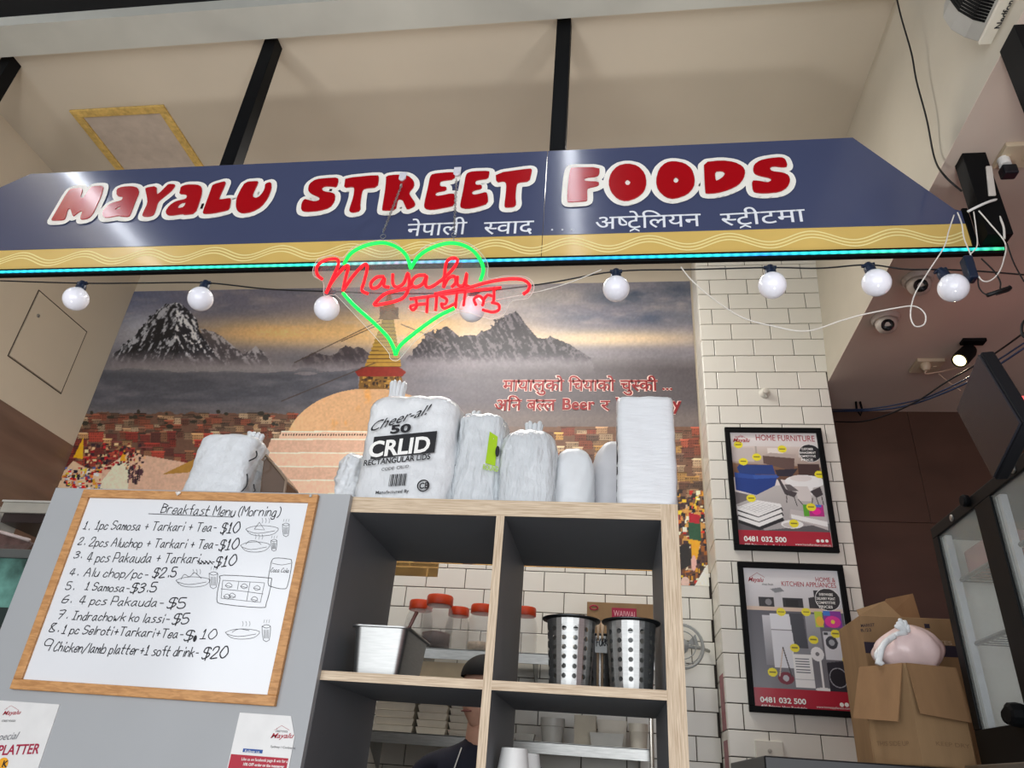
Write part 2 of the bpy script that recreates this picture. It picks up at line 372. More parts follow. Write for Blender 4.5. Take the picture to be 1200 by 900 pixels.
struct(MB().box((2.9, -2.2, 0), (3.0, 3.75, ZS)).build('wall_right', mat('pink_wall', 'b78480', 0.8, var=0.04)))
# tiles: cached cushioned tile mesh per size
TC = {}
def tile(parent, w, h, origin, ux, n, m=TILE):
    """a tile of w x h whose lower left corner is origin, running along ux, facing n"""
    k = (round(w, 4), round(h, 4), tuple(ux))
    if k not in TC:
        e = 0.0022; U = Vector(ux); N = Vector(n); Z = Vector((0, 0, 1))
        a = [U * 0 + Z * 0, U * w, U * w + Z * h, Z * h]; b = [p + N * 0.005 for p in a]
        c = [U * e + Z * e + N * 0.0065, U * (w - e) + Z * e + N * 0.0065, U * (w - e) + Z * (h - e) + N * 0.0065, U * e + Z * (h - e) + N * 0.0065]
        me = bpy.data.meshes.new('tile'); fs = []
        for i in range(4): j = (i + 1) % 4; fs += [(i, j, 4 + j, 4 + i), (4 + i, 4 + j, 8 + j, 8 + i)]
        me.from_pydata(a + b + c, [], fs + [(8, 9, 10, 11)]); me.update(); me.materials.append(m); TC[k] = me
    o = bpy.data.objects.new('tile', TC[k]); COL.objects.link(o); o.parent = parent; o.location = origin; return o
G = 0.0038; TW = 0.2035; TH = 0.1006
def tile_rows(parent, xa, xb, za, zb, z_ref, joints, base, ux, n, tw, th):
    r0 = math.ceil((za - z_ref) / th - 1e-6) ; r1 = int((zb - z_ref) / th)
    for r in range(r0, r1 + 1):
        z = z_ref + r * th
        if zb - z < 0.02: continue
        j = joints[r % 2]; k = math.floor((xa - j) / tw)
        while j + k * tw < xb - 1e-4:
            a = max(xa, j + k * tw); b = min(xb, j + (k + 1) * tw); k += 1
            if b - a < 0.012: continue
            a2 = a + (G / 2); b2 = b - G / 2
            o = Vector(base) + Vector(ux) * a2; o.z = z + G / 2 + random.uniform(-.0004, .0004)
            tile(parent, b2 - a2, min(th, zb - z) - G if zb - z > 0.02 else th - G, o, ux, n)
tile_rows(pier, XR, XB - 0.003, E0 - 0.16, E0 + 1.9608, E0 + 0.251, (0.541, 0.637), (0, DP + 0.006, 0), (1, 0, 0), (0, -1, 0), TW, TH)
tile_rows(pier, XR, XB + 0.05, E0 + 1.9609, ZC - 0.02, E0 + 0.251, (0.541, 0.637), (0, DP + 0.006, 0), (1, 0, 0), (0, -1, 0), TW, TH)
tile_rows(pier, 0.0, DW - DP - 0.012, E0 - 0.16, ZC - 0.02, E0 + 0.251, (0.065, 0.165), (XR + 0.006, DW - 0.003, 0), (0, -1, 0), (-1, 0, 0), TW, TH)
wbk = struct(MB().box((-1.75, DW - 0.004, 0.9), (XR + 0.004, DW, P(700, 667, y=DW).z)).build('wall_back_splash', GROUT))
tile_rows(wbk, -1.70, XR - 0.002, E0 - 0.19, P(700, 667, y=DW).z - .001, E0 + 0.830 - 0.8, (-0.938, -1.036), (0, DW - 0.004, 0), (1, 0, 0), (0, -1, 0), 0.2, 0.1)
# access panels
def hatch_frame(name, c, m, wdt, parent, t=0.012):
    mb = MB(); cen = sum((Vector(p) for p in c), Vector()) / 4
    for i in range(4):
        a, b = Vector(c[i]), Vector(c[(i + 1) % 4]); ia, ib = a.lerp(cen, wdt), b.lerp(cen, wdt)
        mb.prism([a, b, ib, ia], t)
    return mb.build(name, m, parent)
t = thing('ceiling_hatch', 'ceiling access hatch with a flaking yellow frame at upper left', 'hatch', (-2.6, 2.55, ZC))
YEL = mat('aged_yellow_paint', 'cfae63', 0.7, var=0.15, scale=40)
mb = MB(); x0, x1, y0, y1 = -2.80, -2.27, 2.285, 2.95
for a, b in (((x0, y0), (x1, y0 + .045)), ((x0, y1 - .045), (x1, y1)), ((x0, y0 + .0455), (x0 + .045, y1 - .0455)), ((x1 - .045, y0 + .0455), (x1, y1 - .0455))): mb.box((a[0], a[1], ZC - 0.012), (b[0], b[1], ZC))
mb.build('frame', YEL, t, bevel=0.002); MB().box((x0 + .048, y0 + .048, ZC - 0.005), (x1 - .048, y1 - .048, ZC)).build('panel', mat('hatch_panel', 'bdb0a3', 0.8), t)
t = thing('wall_access_panel', 'flush square access panel with a small round lock on the left wall', 'hatch', (XL, 3.2, E0 + 2.05))
ZA = E0 + 1.81; ZB = E0 + 2.238; ya, yb = 2.949, 3.373
MB().box((XL, ya + .004, ZA + .004), (XL + .006, yb - .004, ZB - .004)).build('panel', CREAM, t)
mb = MB()
for a, b in (((ya - .004, ZA - .004), (yb + .004, ZA)), ((ya - .004, ZB), (yb + .004, ZB + .004)), ((ya - .004, ZA), (ya, ZB)), ((yb, ZA), (yb + .004, ZB))): mb.box((XL, a[0], a[1]), (XL + .0035, b[0], b[1]))
mb.build('gap_line', mat('gap_line', '4d453c', 0.9), t)
MB().lathe((XL + .006, ya + .06, ZB - .13), [(0.011, 0), (0.011, .003), (0.007, .004)], 14, (1, 0, 0)).build('lock', STEEL, t)

# ------------------------------------------------------------------ sign above the counter
DS = 1.93
BLUE = mat('navy_sign_face', '474e6c', 0.20, var=0.02, scale=2, coat=0.5)
BAND = mat('mustard_sign_band', 'dcbb6a', 0.3, var=0.04, scale=5, coat=0.3)
sign = thing('shop_sign', 'long navy fascia sign with red bubble letters and a mustard wave band', 'sign', (-0.6, DS, E0 + 1.56))
Zt, Zb, Zm = E0 + 2.068, E0 + 1.563, E0 + 1.662
XS = P(638, 240, y=DS).x; xr = P(999.6, 162, y=DS).x
def face(pts, y, m, name, parent, th=0.02): return MB().prism([(a, y, b) for a, b in pts][::-1], (0, th, 0)).build(name, m, parent, bevel=0.001)
face([(-2.66, Zm), (XS - .001, Zm), (XS - .001, Zt), (-2.392, Zt), (-2.62, E0 + 1.92), (-2.66, E0 + 1.90)], DS, BLUE, 'left_panel', sign)
face([(XS + .001, Zm), (1.118, Zm), (1.118, E0 + 1.715), (1.10, E0 + 1.722), (xr, Zt), (XS + .001, Zt)], DS, BLUE, 'right_panel', sign)
for a, b in ((-2.66, XS - .001), (XS + .001, 1.119)): face([(a, Zb), (b, Zb), (b, Zm - .001), (a, Zm - .001)], DS, BAND, 'band', sign)
mbw = MB()
for k in range(3):
    pts = []
    for i in range(0, 700):
        x = -2.64 + i * (1.10 + 2.64) / 699; ph = 2 * math.pi * (x - 0.905) / 0.262
        pts.append((x, DS - .0009, E0 + 1.600 + 0.013 * k + 0.020 * math.cos(ph)))
    ribbon(mbw, pts, 0.0050)
mbw.build('wave_lines', mat('pale_yellow_line', 'f6e8a4', 0.4, var=0), sign)
LET = {
 'M': (50, 195, [[(95,512),(115,480),(250,245),(290,222),(375,212),(385,240),(365,300),(385,312),(400,300),(450,225),(480,200),(575,195),(580,215),(560,290),(510,400),(480,460),(440,500),(370,512),(365,495),(385,440),(378,430),(350,440),(300,482),(292,470),(275,415),(262,408),(245,418),(225,500),(205,515),(100,520)]]),
 'a1': (50, 195, [[(705,225),(760,205),(850,200),(905,215),(915,260),(880,340),(835,460),(820,485),(740,482),(730,474),(600,495),(575,480),(572,440),(600,400),(650,360),(750,335),(765,310),(755,298),(705,290)], [(690,415),(715,395),(745,385),(735,410),(700,425)]]),
 'Y': (50, 195, [[(975,215),(1080,198),(1080,270),(1095,275),(1170,200),(1190,180),(1250,182),(1250,200),(1210,250),(1120,320),(1090,350),(1070,420),(1050,470),(1000,485),(945,482),(950,455),(995,360),(990,300),(975,240)]]),
 'a2': (190, 195, [[(185,205),(240,185),(340,185),(380,205),(385,250),(365,330),(320,455),(215,468),(205,458),(90,475),(50,465),(45,430),(80,380),(140,340),(235,320),(245,290),(225,275),(170,272),(180,240)], [(155,390),(185,358),(235,350),(215,395),(165,408)]]),
 'L': (190, 195, [[(485,185),(590,155),(605,160),(600,185),(540,320),(560,325),(650,310),(655,330),(640,415),(600,430),(480,455),(395,458),(392,440),(450,280),(475,210)]]),
 'U': (190, 195, [[(790,160),(905,152),(910,165),(860,270),(860,300),(890,312),(930,290),(970,230),(975,175),(1030,160),(1035,220),(1000,310),(940,390),(850,440),(760,455),(715,435),(700,390),(705,320),(740,240)]]),
 'S': (340, 185, [[(455,200),(460,240),(440,290),(400,282),(330,280),(302,300),(320,330),(400,340),(430,360),(425,420),(380,480),(280,510),(150,520),(110,505),(115,440),(140,400),(180,410),(240,425),(285,410),(280,385),(200,350),(175,320),(185,260),(250,215),(350,205)]]),
 'T': (340, 185, [[(525,205),(830,175),(840,200),(825,290),(700,300),(680,330),(665,440),(665,510),(600,528),(565,520),(560,500),(600,380),(610,300),(590,285),(512,295),(520,240)]]),
 'R': (340, 185, [[(905,185),(1000,172),(1110,180),(1165,230),(1170,280),(1120,340),(1130,370),(1180,440),(1170,470),(1100,500),(1085,470),(1060,410),(1025,400),(1010,420),(995,505),(870,508),(868,490),(895,330),(905,230)], [(1035,255),(1055,250),(1050,285),(1030,290)]]),
 'E1': (485, 185, [[(180,165),(340,150),(390,155),(385,215),(270,230),(250,240),(250,285),(310,285),(310,320),(225,335),(205,350),(215,375),(280,365),(350,350),(390,355),(385,460),(300,480),(170,503),(105,490),(100,450),(140,280),(155,195)]]),
 'E2': (485, 185, [[(510,155),(560,142),(710,138),(712,160),(700,210),(600,222),(580,235),(582,270),(640,268),(640,305),(565,320),(545,340),(560,362),(610,355),(680,335),(695,360),(700,440),(600,475),(500,492),(440,480),(438,450),(470,300),(490,180)]]),
 'T2': (485, 185, [[(770,160),(1090,115),(1110,125),(1105,160),(1085,235),(980,245),(965,270),(955,380),(962,450),(940,475),(860,480),(850,465),(865,350),(870,260),(850,232),(775,245)]]),
 'F': (650, 175, [[(160,185),(420,185),(422,240),(400,270),(290,280),(275,300),(290,315),(415,318),(415,355),(320,375),(305,390),(308,490),(290,500),(130,510),(115,495),(130,300),(145,210)]]),
 'O1': (650, 175, [[(683,148),(780,170),(845,240),(862,330),(840,410),(770,470),(670,502),(590,480),(525,410),(503,330),(525,240),(590,170)], [(685,298),(712,320),(700,350),(672,352),(657,330),(668,306)]]),
 'O2': (650, 175, [[(1115,126),(1215,145),(1285,200),(1313,290),(1305,370),(1240,440),(1120,480),(1040,465),(965,395),(946,310),(975,200),(1040,140)], [(1138,276),(1163,300),(1150,328),(1125,332),(1110,312),(1120,285)]]),
 'D': (795, 170, [[(235,178),(400,160),(520,175),(600,215),(625,265),(610,330),(560,390),(480,430),(360,465),(255,470),(248,450),(240,300)], [(340,262),(410,258),(435,280),(420,310),(380,340),(345,355)]]),
 'S2': (795, 170, [[(960,130),(1000,150),(1020,215),(980,225),(880,212),(850,235),(870,262),(980,275),(1030,300),(1045,350),(1020,410),(950,455),(800,468),(710,460),(690,430),(685,350),(740,350),(830,368),(868,350),(860,325),(760,305),(710,285),(695,250),(705,200),(760,160),(850,140)]])}
RED = mat('crimson_letter_face', 'a80c16', 0.22, var=0.02, coat=0.4)
WHT = mat('ivory_letter_border', 'f4f3ea', 0.4, var=0.02)
CURVES = []
def filled(name, loops, y, th, m, parent):
    c = bpy.data.curves.new(name, 'CURVE'); c.dimensions = '2D'; c.fill_mode = 'BOTH'; c.extrude = th / 2
    for lp in loops:
        sp = c.splines.new('POLY'); sp.points.add(len(lp) - 1); sp.use_cyclic_u = True
        for i, q in enumerate(lp): sp.points[i].co = (q[0], q[1], 0, 1)
    o = bpy.data.objects.new(name, c); COL.objects.link(o); CURVES.append((o, name, y, m, parent))
def flush_curves():
    dg = bpy.context.evaluated_depsgraph_get()
    for o, name, y, m, parent in CURVES:
        me = bpy.data.meshes.new_from_object(o.evaluated_get(dg)); n = len(me.vertices); co = np.empty(n * 3); me.vertices.foreach_get('co', co); co = co.reshape(-1, 3)
        me.vertices.foreach_set('co', np.stack([co[:, 0], y - co[:, 2], co[:, 1]], 1).ravel()); me.materials.clear(); me.update(); link(name, me, m, parent)
        bpy.data.objects.remove(o)
for k, (ox, oy, loops) in LET.items():
    L = []
    for lp in loops:
        w = [P(ox + a / 8, oy + b / 8, y=DS) for a, b in lp]; q = []
        n = len(w)
        for i in range(n):  # one round of corner cutting keeps the blobby outline
            a, b = w[i], w[(i + 1) % n]; q += [a.lerp(b, 0.22), a.lerp(b, 0.78)]
        L.append([(p.x, p.z) for p in q])
    mbo = MB(); B = [Vector((a, DS - 0.004, b)) for a, b in L[0]]; r = 0.0205; n = len(B)
    for i in range(n):
        a, b = B[i], B[(i + 1) % n]; t_ = (b - a)
        if t_.length < 1e-6: continue
        t_.normalize(); s = Vector((-t_.z, 0, t_.x)) * r
        mbo.add([a - s, b - s, b + s, a + s], [(0, 1, 2, 3)])
        mbo.add([a + Vector((math.cos(j * math.pi / 6) * r, 0.0, math.sin(j * math.pi / 6) * r)) for j in range(12)], [tuple(range(12))])
    mbo.v = [(p[0], p[1] - 0.0001 * ((i_ // 4) % 7), p[2]) for i_, p in enumerate(mbo.v)]
    bo = mbo.build('letter_border', WHT, sign)
    filled('letter_back', [L[0]], DS - 0.003, 0.002, WHT, sign)
    filled('letter', L, DS - 0.0075, 0.004, RED, sign)
def dev_px(tokens, parent, m, y, x0, y0, x1, y1, h, bold, lift):
    O = P(x0, y0, y=y); E_ = P(x1, y1, y=y); H = P(x0, y0 - h, y=y).z - O.z
    devtext(tokens, parent, m, O, E_ - O, Vector((0, 0, H)), bold, lift)
PAL = mat('pale_sign_script', 'e8ecf2', 0.4, var=0)
dev_px(['ने', 'पा', 'ली'], sign, PAL, DS, 476, 277, 546, 274.5, 14, 0.004, .001)
dev_px(['स~', 'वा', 'द'], sign, PAL, DS, 566, 275, 625, 273, 14, 0.004, .001)
mbd = MB()
for px in (647, 659, 670): q = P(px, 269.5, y=DS); mbd.box((q.x - .003, DS - .002, q.z - .003), (q.x + .003, DS - .0005, q.z + .003))
mbd.build('lettering', PAL, sign)
dev_px(['अ', 'ष~', 'ट^े', 'िल', 'य', 'न'], sign, PAL, DS, 697, 269, 822, 265, 14, 0.004, .001)
dev_px(['स~', 'ट^', 'ी', 'ट', 'मा'], sign, PAL, DS, 845, 265, 945, 259.5, 14, 0.004, .001)
# black light bar and its colour-changing LED strip
bar = thing('light_bar', 'thin black bar under the sign with a glowing cyan and green strip', 'light', (-0.7, DS, E0 + 1.52))
MB().box((-2.75, DS - 0.010, E0 + 1.531), (1.205, DS + 0.008, E0 + 1.562)).build('bar', BLACK, bar, bevel=0.002)
ledm = mat('colour_led_strip', '20d0e0', 0.4, var=0); nt = ledm.node_tree; b = nt.nodes['Principled BSDF']
tc = nt.nodes.new('ShaderNodeTexCoord'); sx = nt.nodes.new('ShaderNodeSeparateXYZ'); nt.links.new(tc.outputs['Object'], sx.inputs[0])
mr = nt.nodes.new('ShaderNodeMapRange'); mr.inputs[1].default_value = -2.4; mr.inputs[2].default_value = 1.2; nt.links.new(sx.outputs[0], mr.inputs[0])
rp = nt.nodes.new('ShaderNodeValToRGB'); cr = rp.color_ramp
stops = [(0.0, '30d8d0'), (0.07, '28b8e8'), (0.16, '30d8e0'), (0.25, '40d890'), (0.33, '50e080'), (0.38, '40e8a8'), (0.46, 'b878a0'), (0.53, '2898e8'), (0.58, '58b8d8'), (0.63, '3058c8'), (0.68, '2890d8'), (0.74, '30d8d0'), (0.80, '4070d8'), (0.85, '30d0c8'), (0.90, '50e090'), (0.95, '20c8e8'), (1.0, '58e858')]
cr.elements[0].color = srgb(stops[0][1]); cr.elements[0].position = 0; cr.elements[1].position = 1; cr.elements[1].color = srgb(stops[-1][1])
for p_, c_ in stops[1:-1]: e = cr.elements.new(p_); e.color = srgb(c_)
nt.links.new(mr.outputs[0], rp.inputs[0]); nt.links.new(rp.outputs[0], b.inputs['Emission Color'])
wv = nt.nodes.new('ShaderNodeMath'); wv.operation = 'SINE'; ml = nt.nodes.new('ShaderNodeMath'); ml.operation = 'MULTIPLY'; ml.inputs[1].default_value = 2 * math.pi / 0.03
nt.links.new(sx.outputs[0], ml.inputs[0]); nt.links.new(ml.outputs[0], wv.inputs[0])
m2 = nt.nodes.new('ShaderNodeMapRange'); m2.inputs[1].default_value = -1; m2.inputs[2].default_value = 1; m2.inputs[3].default_value = 0.45; m2.inputs[4].default_value = 1.5
nt.links.new(wv.outputs[0], m2.inputs[0]); nt.links.new(m2.outputs[0], b.inputs['Emission Strength'])
MB().box((-2.75, DS - 0.014, E0 + 1.5415), (1.200, DS - 0.010, E0 + 1.5505)).build('led_strip', ledm, bar)
# posts carrying the sign
pl = ['far left black post running from the ceiling to the sign', 'black post between hatch and sign above the gap of the first two words', 'black post rising above the seam of the sign', 'short black post at the right end of the sign']
for i, (px, py, zt) in enumerate(((20, 74, ZC), (323, 58, ZC), (661, 27, ZC), (0, 0, ZS))):
    if i < 3: xc = P(px, py, y=1.985 + .03).x if i < 2 else P(661, 27, y=1.97).x
    else: xc = 1.172
    w = 0.030 if i < 3 else 0.036; y0 = DS + 0.03 if i < 3 else 1.865
    r = MB().box((xc - w, y0, E0 + (1.64 if i < 3 else 1.56)), (xc + w, y0 + 0.06, zt)).build('support_post', BLACK, None, bevel=0.002)
    tag(r, pl[i], 'post', 'black steel posts holding the sign')
tag(MB().box((1.119, DS - 0.004, Zb), (1.136, DS + .02, Zm + 0.06)).build('end_plate', BLACK), 'black plate closing the right end of the sign', 'plate')

# ------------------------------------------------------------------ neon heart sign
DN = DS - 0.102
neon = thing('neon_heart_sign', 'glowing green heart neon sign with red script lettering hung from chains', 'sign', tuple(P(463, 418, y=DN)))
GRN = mat('green_neon', '0ce650', 0.4, var=0, emit=1.15); REDN = mat('red_neon', 'ff1420', 0.4, var=0, emit=1.35)
def npt(a, b, y=DN): return P(360 + a / 4.2857, 270 + b / 4.2857, y=y)
def ntube(name, lines, r, m, y=DN, k=5):
    mb = MB()
    for l in lines: mb.tube(smooth_line([npt(a, b, y) for a, b in l], k), r, 8)
    return mb.build(name, m, neon, smooth=True)
ntube('heart_tube', [[(185,170),(215,120),(270,85),(340,65),(400,65),(460,90),(500,130),(520,190)]], 0.0060, GRN)
ntube('heart_tube', [[(520,190),(560,130),(620,90),(700,65),(770,70),(830,100),(870,150),(885,200),(870,250)]], 0.0060, GRN)
ntube('heart_tube', [[(180,315),(240,380),(330,460),(400,530),(430,580),(445,625)]], 0.0060, GRN)
ntube('heart_tube', [[(445,625),(470,575),(560,500),(660,430),(740,390)]], 0.0060, GRN)
ntube('script_tube', [[(75,245),(50,220),(50,180),(90,150),(145,143),(157,170),(130,235),(95,315)], [(95,315),(130,250),(190,182),(207,185),(192,240),(180,302)], [(180,302),(230,230),(285,172),(302,185),(288,250),(275,300),(305,318)],
 [(385,232),(350,235),(320,265),(328,290),(360,280),(388,240),(385,278),(412,285)], [(430,220),(430,265),(450,285),(485,265),(505,215),(512,260),(500,315),(460,350),(345,375),(350,355),(400,315),(500,292),(530,280)],
 [(595,225),(552,228),(525,260),(540,285),(578,270),(600,230),(595,275),(620,285),(680,245),(735,190),(755,150),(730,138),(700,160),(690,220),(685,285)], [(685,285),(710,240),(740,232),(745,262),(725,285)], [(755,232),(755,272),(785,275),(802,215),(797,270),(818,285)]], 0.0052, REDN, DN - .004)
ntube('script_tube', [[(640,320),(740,300),(820,285),(900,262),(1000,245),(1080,247),(1115,272),(1110,300),(1085,320)]], 0.0052, REDN, DN - .004)
ntube('script_tube', [[(515,345),(640,328),(780,308),(975,287)], [(545,345),(550,380),(530,400),(520,380),(560,372),(600,368)], [(605,335),(603,372),(600,412)], [(650,330),(648,365),(645,402)],
 [(672,330),(700,345),(695,368),(672,368)], [(672,368),(690,392),(745,365)], [(752,312),(748,350),(745,388)], [(795,308),(790,340),(785,378)], [(848,375),(838,345),(865,330),(885,350),(880,378)], [(885,350),(905,325),(932,330)], [(938,292),(938,330),(935,362)], [(925,362),(960,372),(962,398),(930,410),(880,398)]], 0.0046, REDN, DN - .004)
OUT = [(30,190),(60,140),(130,125),(180,135),(230,85),(340,50),(440,60),(520,125),(600,75),(720,45),(830,75),(905,160),(910,240),(1000,228),(1100,235),(1140,280),(1110,340),(1030,355),(990,420),(930,445),(880,435),(745,415),(560,540),(470,640),(440,655),(415,640),(390,590),(170,350),(130,325),(85,325),(80,260),(35,230)]
oc = smooth_line([npt(a, b, DN + .008) for a, b in OUT], 4, True)
MB().tube(oc, 0.0009, 5, closed=True).build('acrylic_edge', mat('acrylic_edge', 'efe6df', 0.2, var=0), neon)
filled('acrylic_backing', [[(p.x, p.z) for p in oc]], DN + 0.009, 0.003, mat('clear_acrylic', 'ffffff', 0.05, var=0, alpha=0.06), neon)
def chain(a, b, parent, r=0.0011, L=0.017, name='chain', m=None):
    a, b = Vector(a), Vector(b); n = int((b - a).length / (L * 0.72)); mb = MB(); t = (b - a).normalized()
    s1 = t.cross(Vector((0, 1, 0))).normalized(); s2 = t.cross(s1)
    for i in range(n):
        c = a.lerp(b, (i + .5) / n); s = s1 if i % 2 else s2
        mb.tube([c + t * (L / 2 * math.cos(q)) + s * (0.0042 * math.sin(q)) for q in [2 * math.pi * k / 10 for k in range(10)]], r, 5, closed=True)
    return mb.build(name, m or STEEL, parent, smooth=True)
HK = mat('translucent_hook', 'e6e6ee', 0.3, var=0, alpha=0.85)
for (hx, hy, bx, by) in ((472, 206, 449, 280), (536, 200, 532, 278)):
    q = P(hx, hy, y=DS - .012)
    MB().box((q.x - .0135, DS - .014, q.z - .017), (q.x + .0135, DS - .010, q.z + .017)).lathe((q.x, DS - .011, q.z - .016), [(0.011, 0), (0.011, .006), (.007, .008)], 14, (0, -1, 0)).build('hook', HK, neon, bevel=.001)
    a = P(hx - 1, hy + 10, y=DS - .022); b = P(bx, by - 8, y=DN); chain(a, b, neon)
    mb = MB(); c = P(bx, by - 3, y=DN); mb.tube([c + Vector((.009 * math.cos(k), 0, .009 * math.sin(k))) for k in [i * 2 * math.pi / 14 for i in range(14)]], .0011, 5, closed=True)
    mb.tube([c + Vector((0, 0, -.008)), npt((bx - 360) * 4.2857, 55)], .0014, 6).build('ring', STEEL, neon, smooth=True)

# ------------------------------------------------------------------ festoon bulbs
BULBM = mat('opal_bulb', 'eeeff8', 0.12, var=0, coat=0.5, emit=0.13); SOCK = mat('blue_black_socket', '16243c', 0.4, var=0.03)  # slight emission added to lift the grey shading of the unlit globes
DB = 1.89
def bulb_proto():
    t = thing('festoon_bulb', '', 'light bulb', (0, 0, 0), 'round white festoon bulbs under the sign')
    prof = [(0.0, -.044)] + [(0.0425 * math.cos(a), 0.0425 * math.sin(a) - 0.001) for a in [(-80 + i * 12.5) * math.pi / 180 for i in range(12)]] + [(0.0175, .038), (0.0150, .044)]
    MB().lathe((0, 0, 0), prof, 28).build('globe', BULBM, t, smooth=True)
    sk = MB().lathe((0, 0, 0), [(0.0165, .034), (0.0175, .042), (0.0165, .058), (0.013, .066), (0.010, .074)], 18).build('socket', SOCK, t, smooth='auto')
    MB().box((-.02, -.006, .064), (.02, .006, .072)).build('cable_clip', SOCK, sk, bevel=.002)
    return t
bp = [(89, 350, 0, 'leftmost festoon bulb, below the start of the shop name'), (235, 350, 0, 'second festoon bulb from the left, above the snowy peak'), (383, 361, 0, 'festoon bulb at the left tip of the neon script'), (553, 362, 0, 'festoon bulb glowing pink behind the red neon script'),
      (722, 338, 0, 'festoon bulb just right of the neon sign, before the mural'), (905, 334, 0, 'festoon bulb in front of the tiled pier'), (1027, 331, -.2, 'festoon bulb left of the last one, beside the bulkhead edge'), (1117, 337, -.35, 'rightmost festoon bulb, beside the black adaptor')]
proto = bulb_proto(); bl = []
for i, (px, py, rx, lab) in enumerate(bp):
    q = P(px, py, y=DB)
    if i == 0: o = proto; o.location = q; o['label'] = lab
    else: o = dup(proto, q, lab)
    o.rotation_euler = (0, rx, 0); bl.append(q)
CB = mat('black_cable', '0f1013', 0.5, var=0)
def cable(name, pts, r, m, label, k=6, cat='cable', group=None):
    return tag(MB().tube(smooth_line(pts, k), r, 6).build(name, m, None, smooth=True), label, cat, group)
pts = [P(0, 329, y=DB)] 
tops = [q + Vector((0 if i < 6 else -.012 - .008 * (i - 6), 0, .068)) for i, q in enumerate(bl)]
for i, q in enumerate(tops):
    pts.append(q)
    if i < 7: pts.append(q.lerp(tops[i + 1], .5) - Vector((0, 0, .008 if i not in (0, 4) else .0)))
pts += [P(1150, 318, y=DB), P(1200, 322, y=DB)]
cable('festoon_cable', pts, .0026, CB, 'thin black cable linking the round white bulbs under the sign')
# second bulb cable left side slight loop
WC = mat('white_cable', 'e8e4dc', 0.45, var=0)
DCb = 1.86
cable('neon_lead', [P(a, b, y=DCb) for a, b in ((478, 362), (520, 366), (580, 352), (630, 342), (668, 331), (705, 316))], .0016, WC, 'thin white lead running from the neon sign up to the light bar')
cable('white_lead', [P(a, b, y=DCb) for a, b in ((798, 313), (812, 330), (838, 352), (870, 372), (905, 382), (945, 388), (985, 376), (1010, 369), (1050, 361), (1072, 359), (1084, 368), (1083, 380), (1072, 382), (1067, 368), (1072, 345), (1088, 318), (1106, 290), (1112, 270), (1118, 252))], .0021, WC, 'long white lead sagging across the tiled pier into a loop')
cable('white_lead', [P(a, b, y=DCb - .01) for a, b in ((1122, 249), (1127, 262), (1130, 280), (1138, 300), (1140, 312), (1150, 328), (1160, 329), (1170, 320), (1176, 305), (1178, 285), (1160, 262), (1147, 247))], .0022, WC, 'white lead looped around the right end of the light bar')
cable('white_lead', [P(a, b, y=DCb) for a, b in ((1141, 248), (1144, 270), (1145, 288), (1137, 298))], .0019, WC, 'short white lead hanging down the front of the end post')
cable('black_lead', [P(1050, -6, x=XB - .02), P(1056, 20, x=XB - .02), P(1068, 62, x=XB - .02), P(1074, 95, x=XB - .02), P(1086, 140, x=XB - .02), P(1095, 185, x=XB - .02), P(1107, 206, y=1.83), P(1127, 224, y=1.85)], .0034, CB, 'black cable hanging down the bulkhead to the right end post')
cable('black_lead', [P(a, b, y=1.84) for a, b in ((1180, 285), (1188, 308), (1200, 330))], .0022, CB, 'black lead dropping from the light bar end to the frame edge')
cable('black_lead', [P(a, b, y=1.85) for a, b in ((1150, 303), (1165, 318), (1172, 330), (1172, 338))], .0022, CB, 'black lead from the light bar down to the inline switch')
cable('black_lead', [P(a, b, y=1.85) for a, b in ((1146, 326), (1147, 336), (1152, 343), (1158, 346))], .002, CB, 'black lead from the adaptor to the inline switch')
t = thing('plug_adaptor', 'dark blue plug adaptor hanging under the right end of the light bar', 'adaptor', tuple(P(1137, 328, y=1.86)))
a = P(1127, 303, y=1.86); b = P(1147, 328, y=1.86)
MB().box((a.x, 1.845, b.z), (b.x - .004, 1.88, a.z + .002)).build('body', SOCK, t, bevel=.004)
MB().box((a.x + .01, 1.855, b.z - .006), (b.x - .014, 1.87, b.z)).build('strain_relief', CB, t, bevel=.002)
t = thing('inline_switch', 'small black inline switch with folded cable near the rightmost bulb', 'switch', tuple(P(1170, 342, y=1.85)))
a = P(1157, 346, y=1.85); b = P(1184, 337, y=1.85)
MB().tube([a, b], .0065, 8).build('body', CB, t, smooth=True); MB().tube(smooth_line([a + Vector((.02, -.006, -.003)), a.lerp(b, .8) + Vector((0, -.006, -.012)), b + Vector((.0, -.004, -.004)), b + Vector((-.005, -.004, .004))], 5), .0022, 6).build('folded_cable', CB, t, smooth=True)

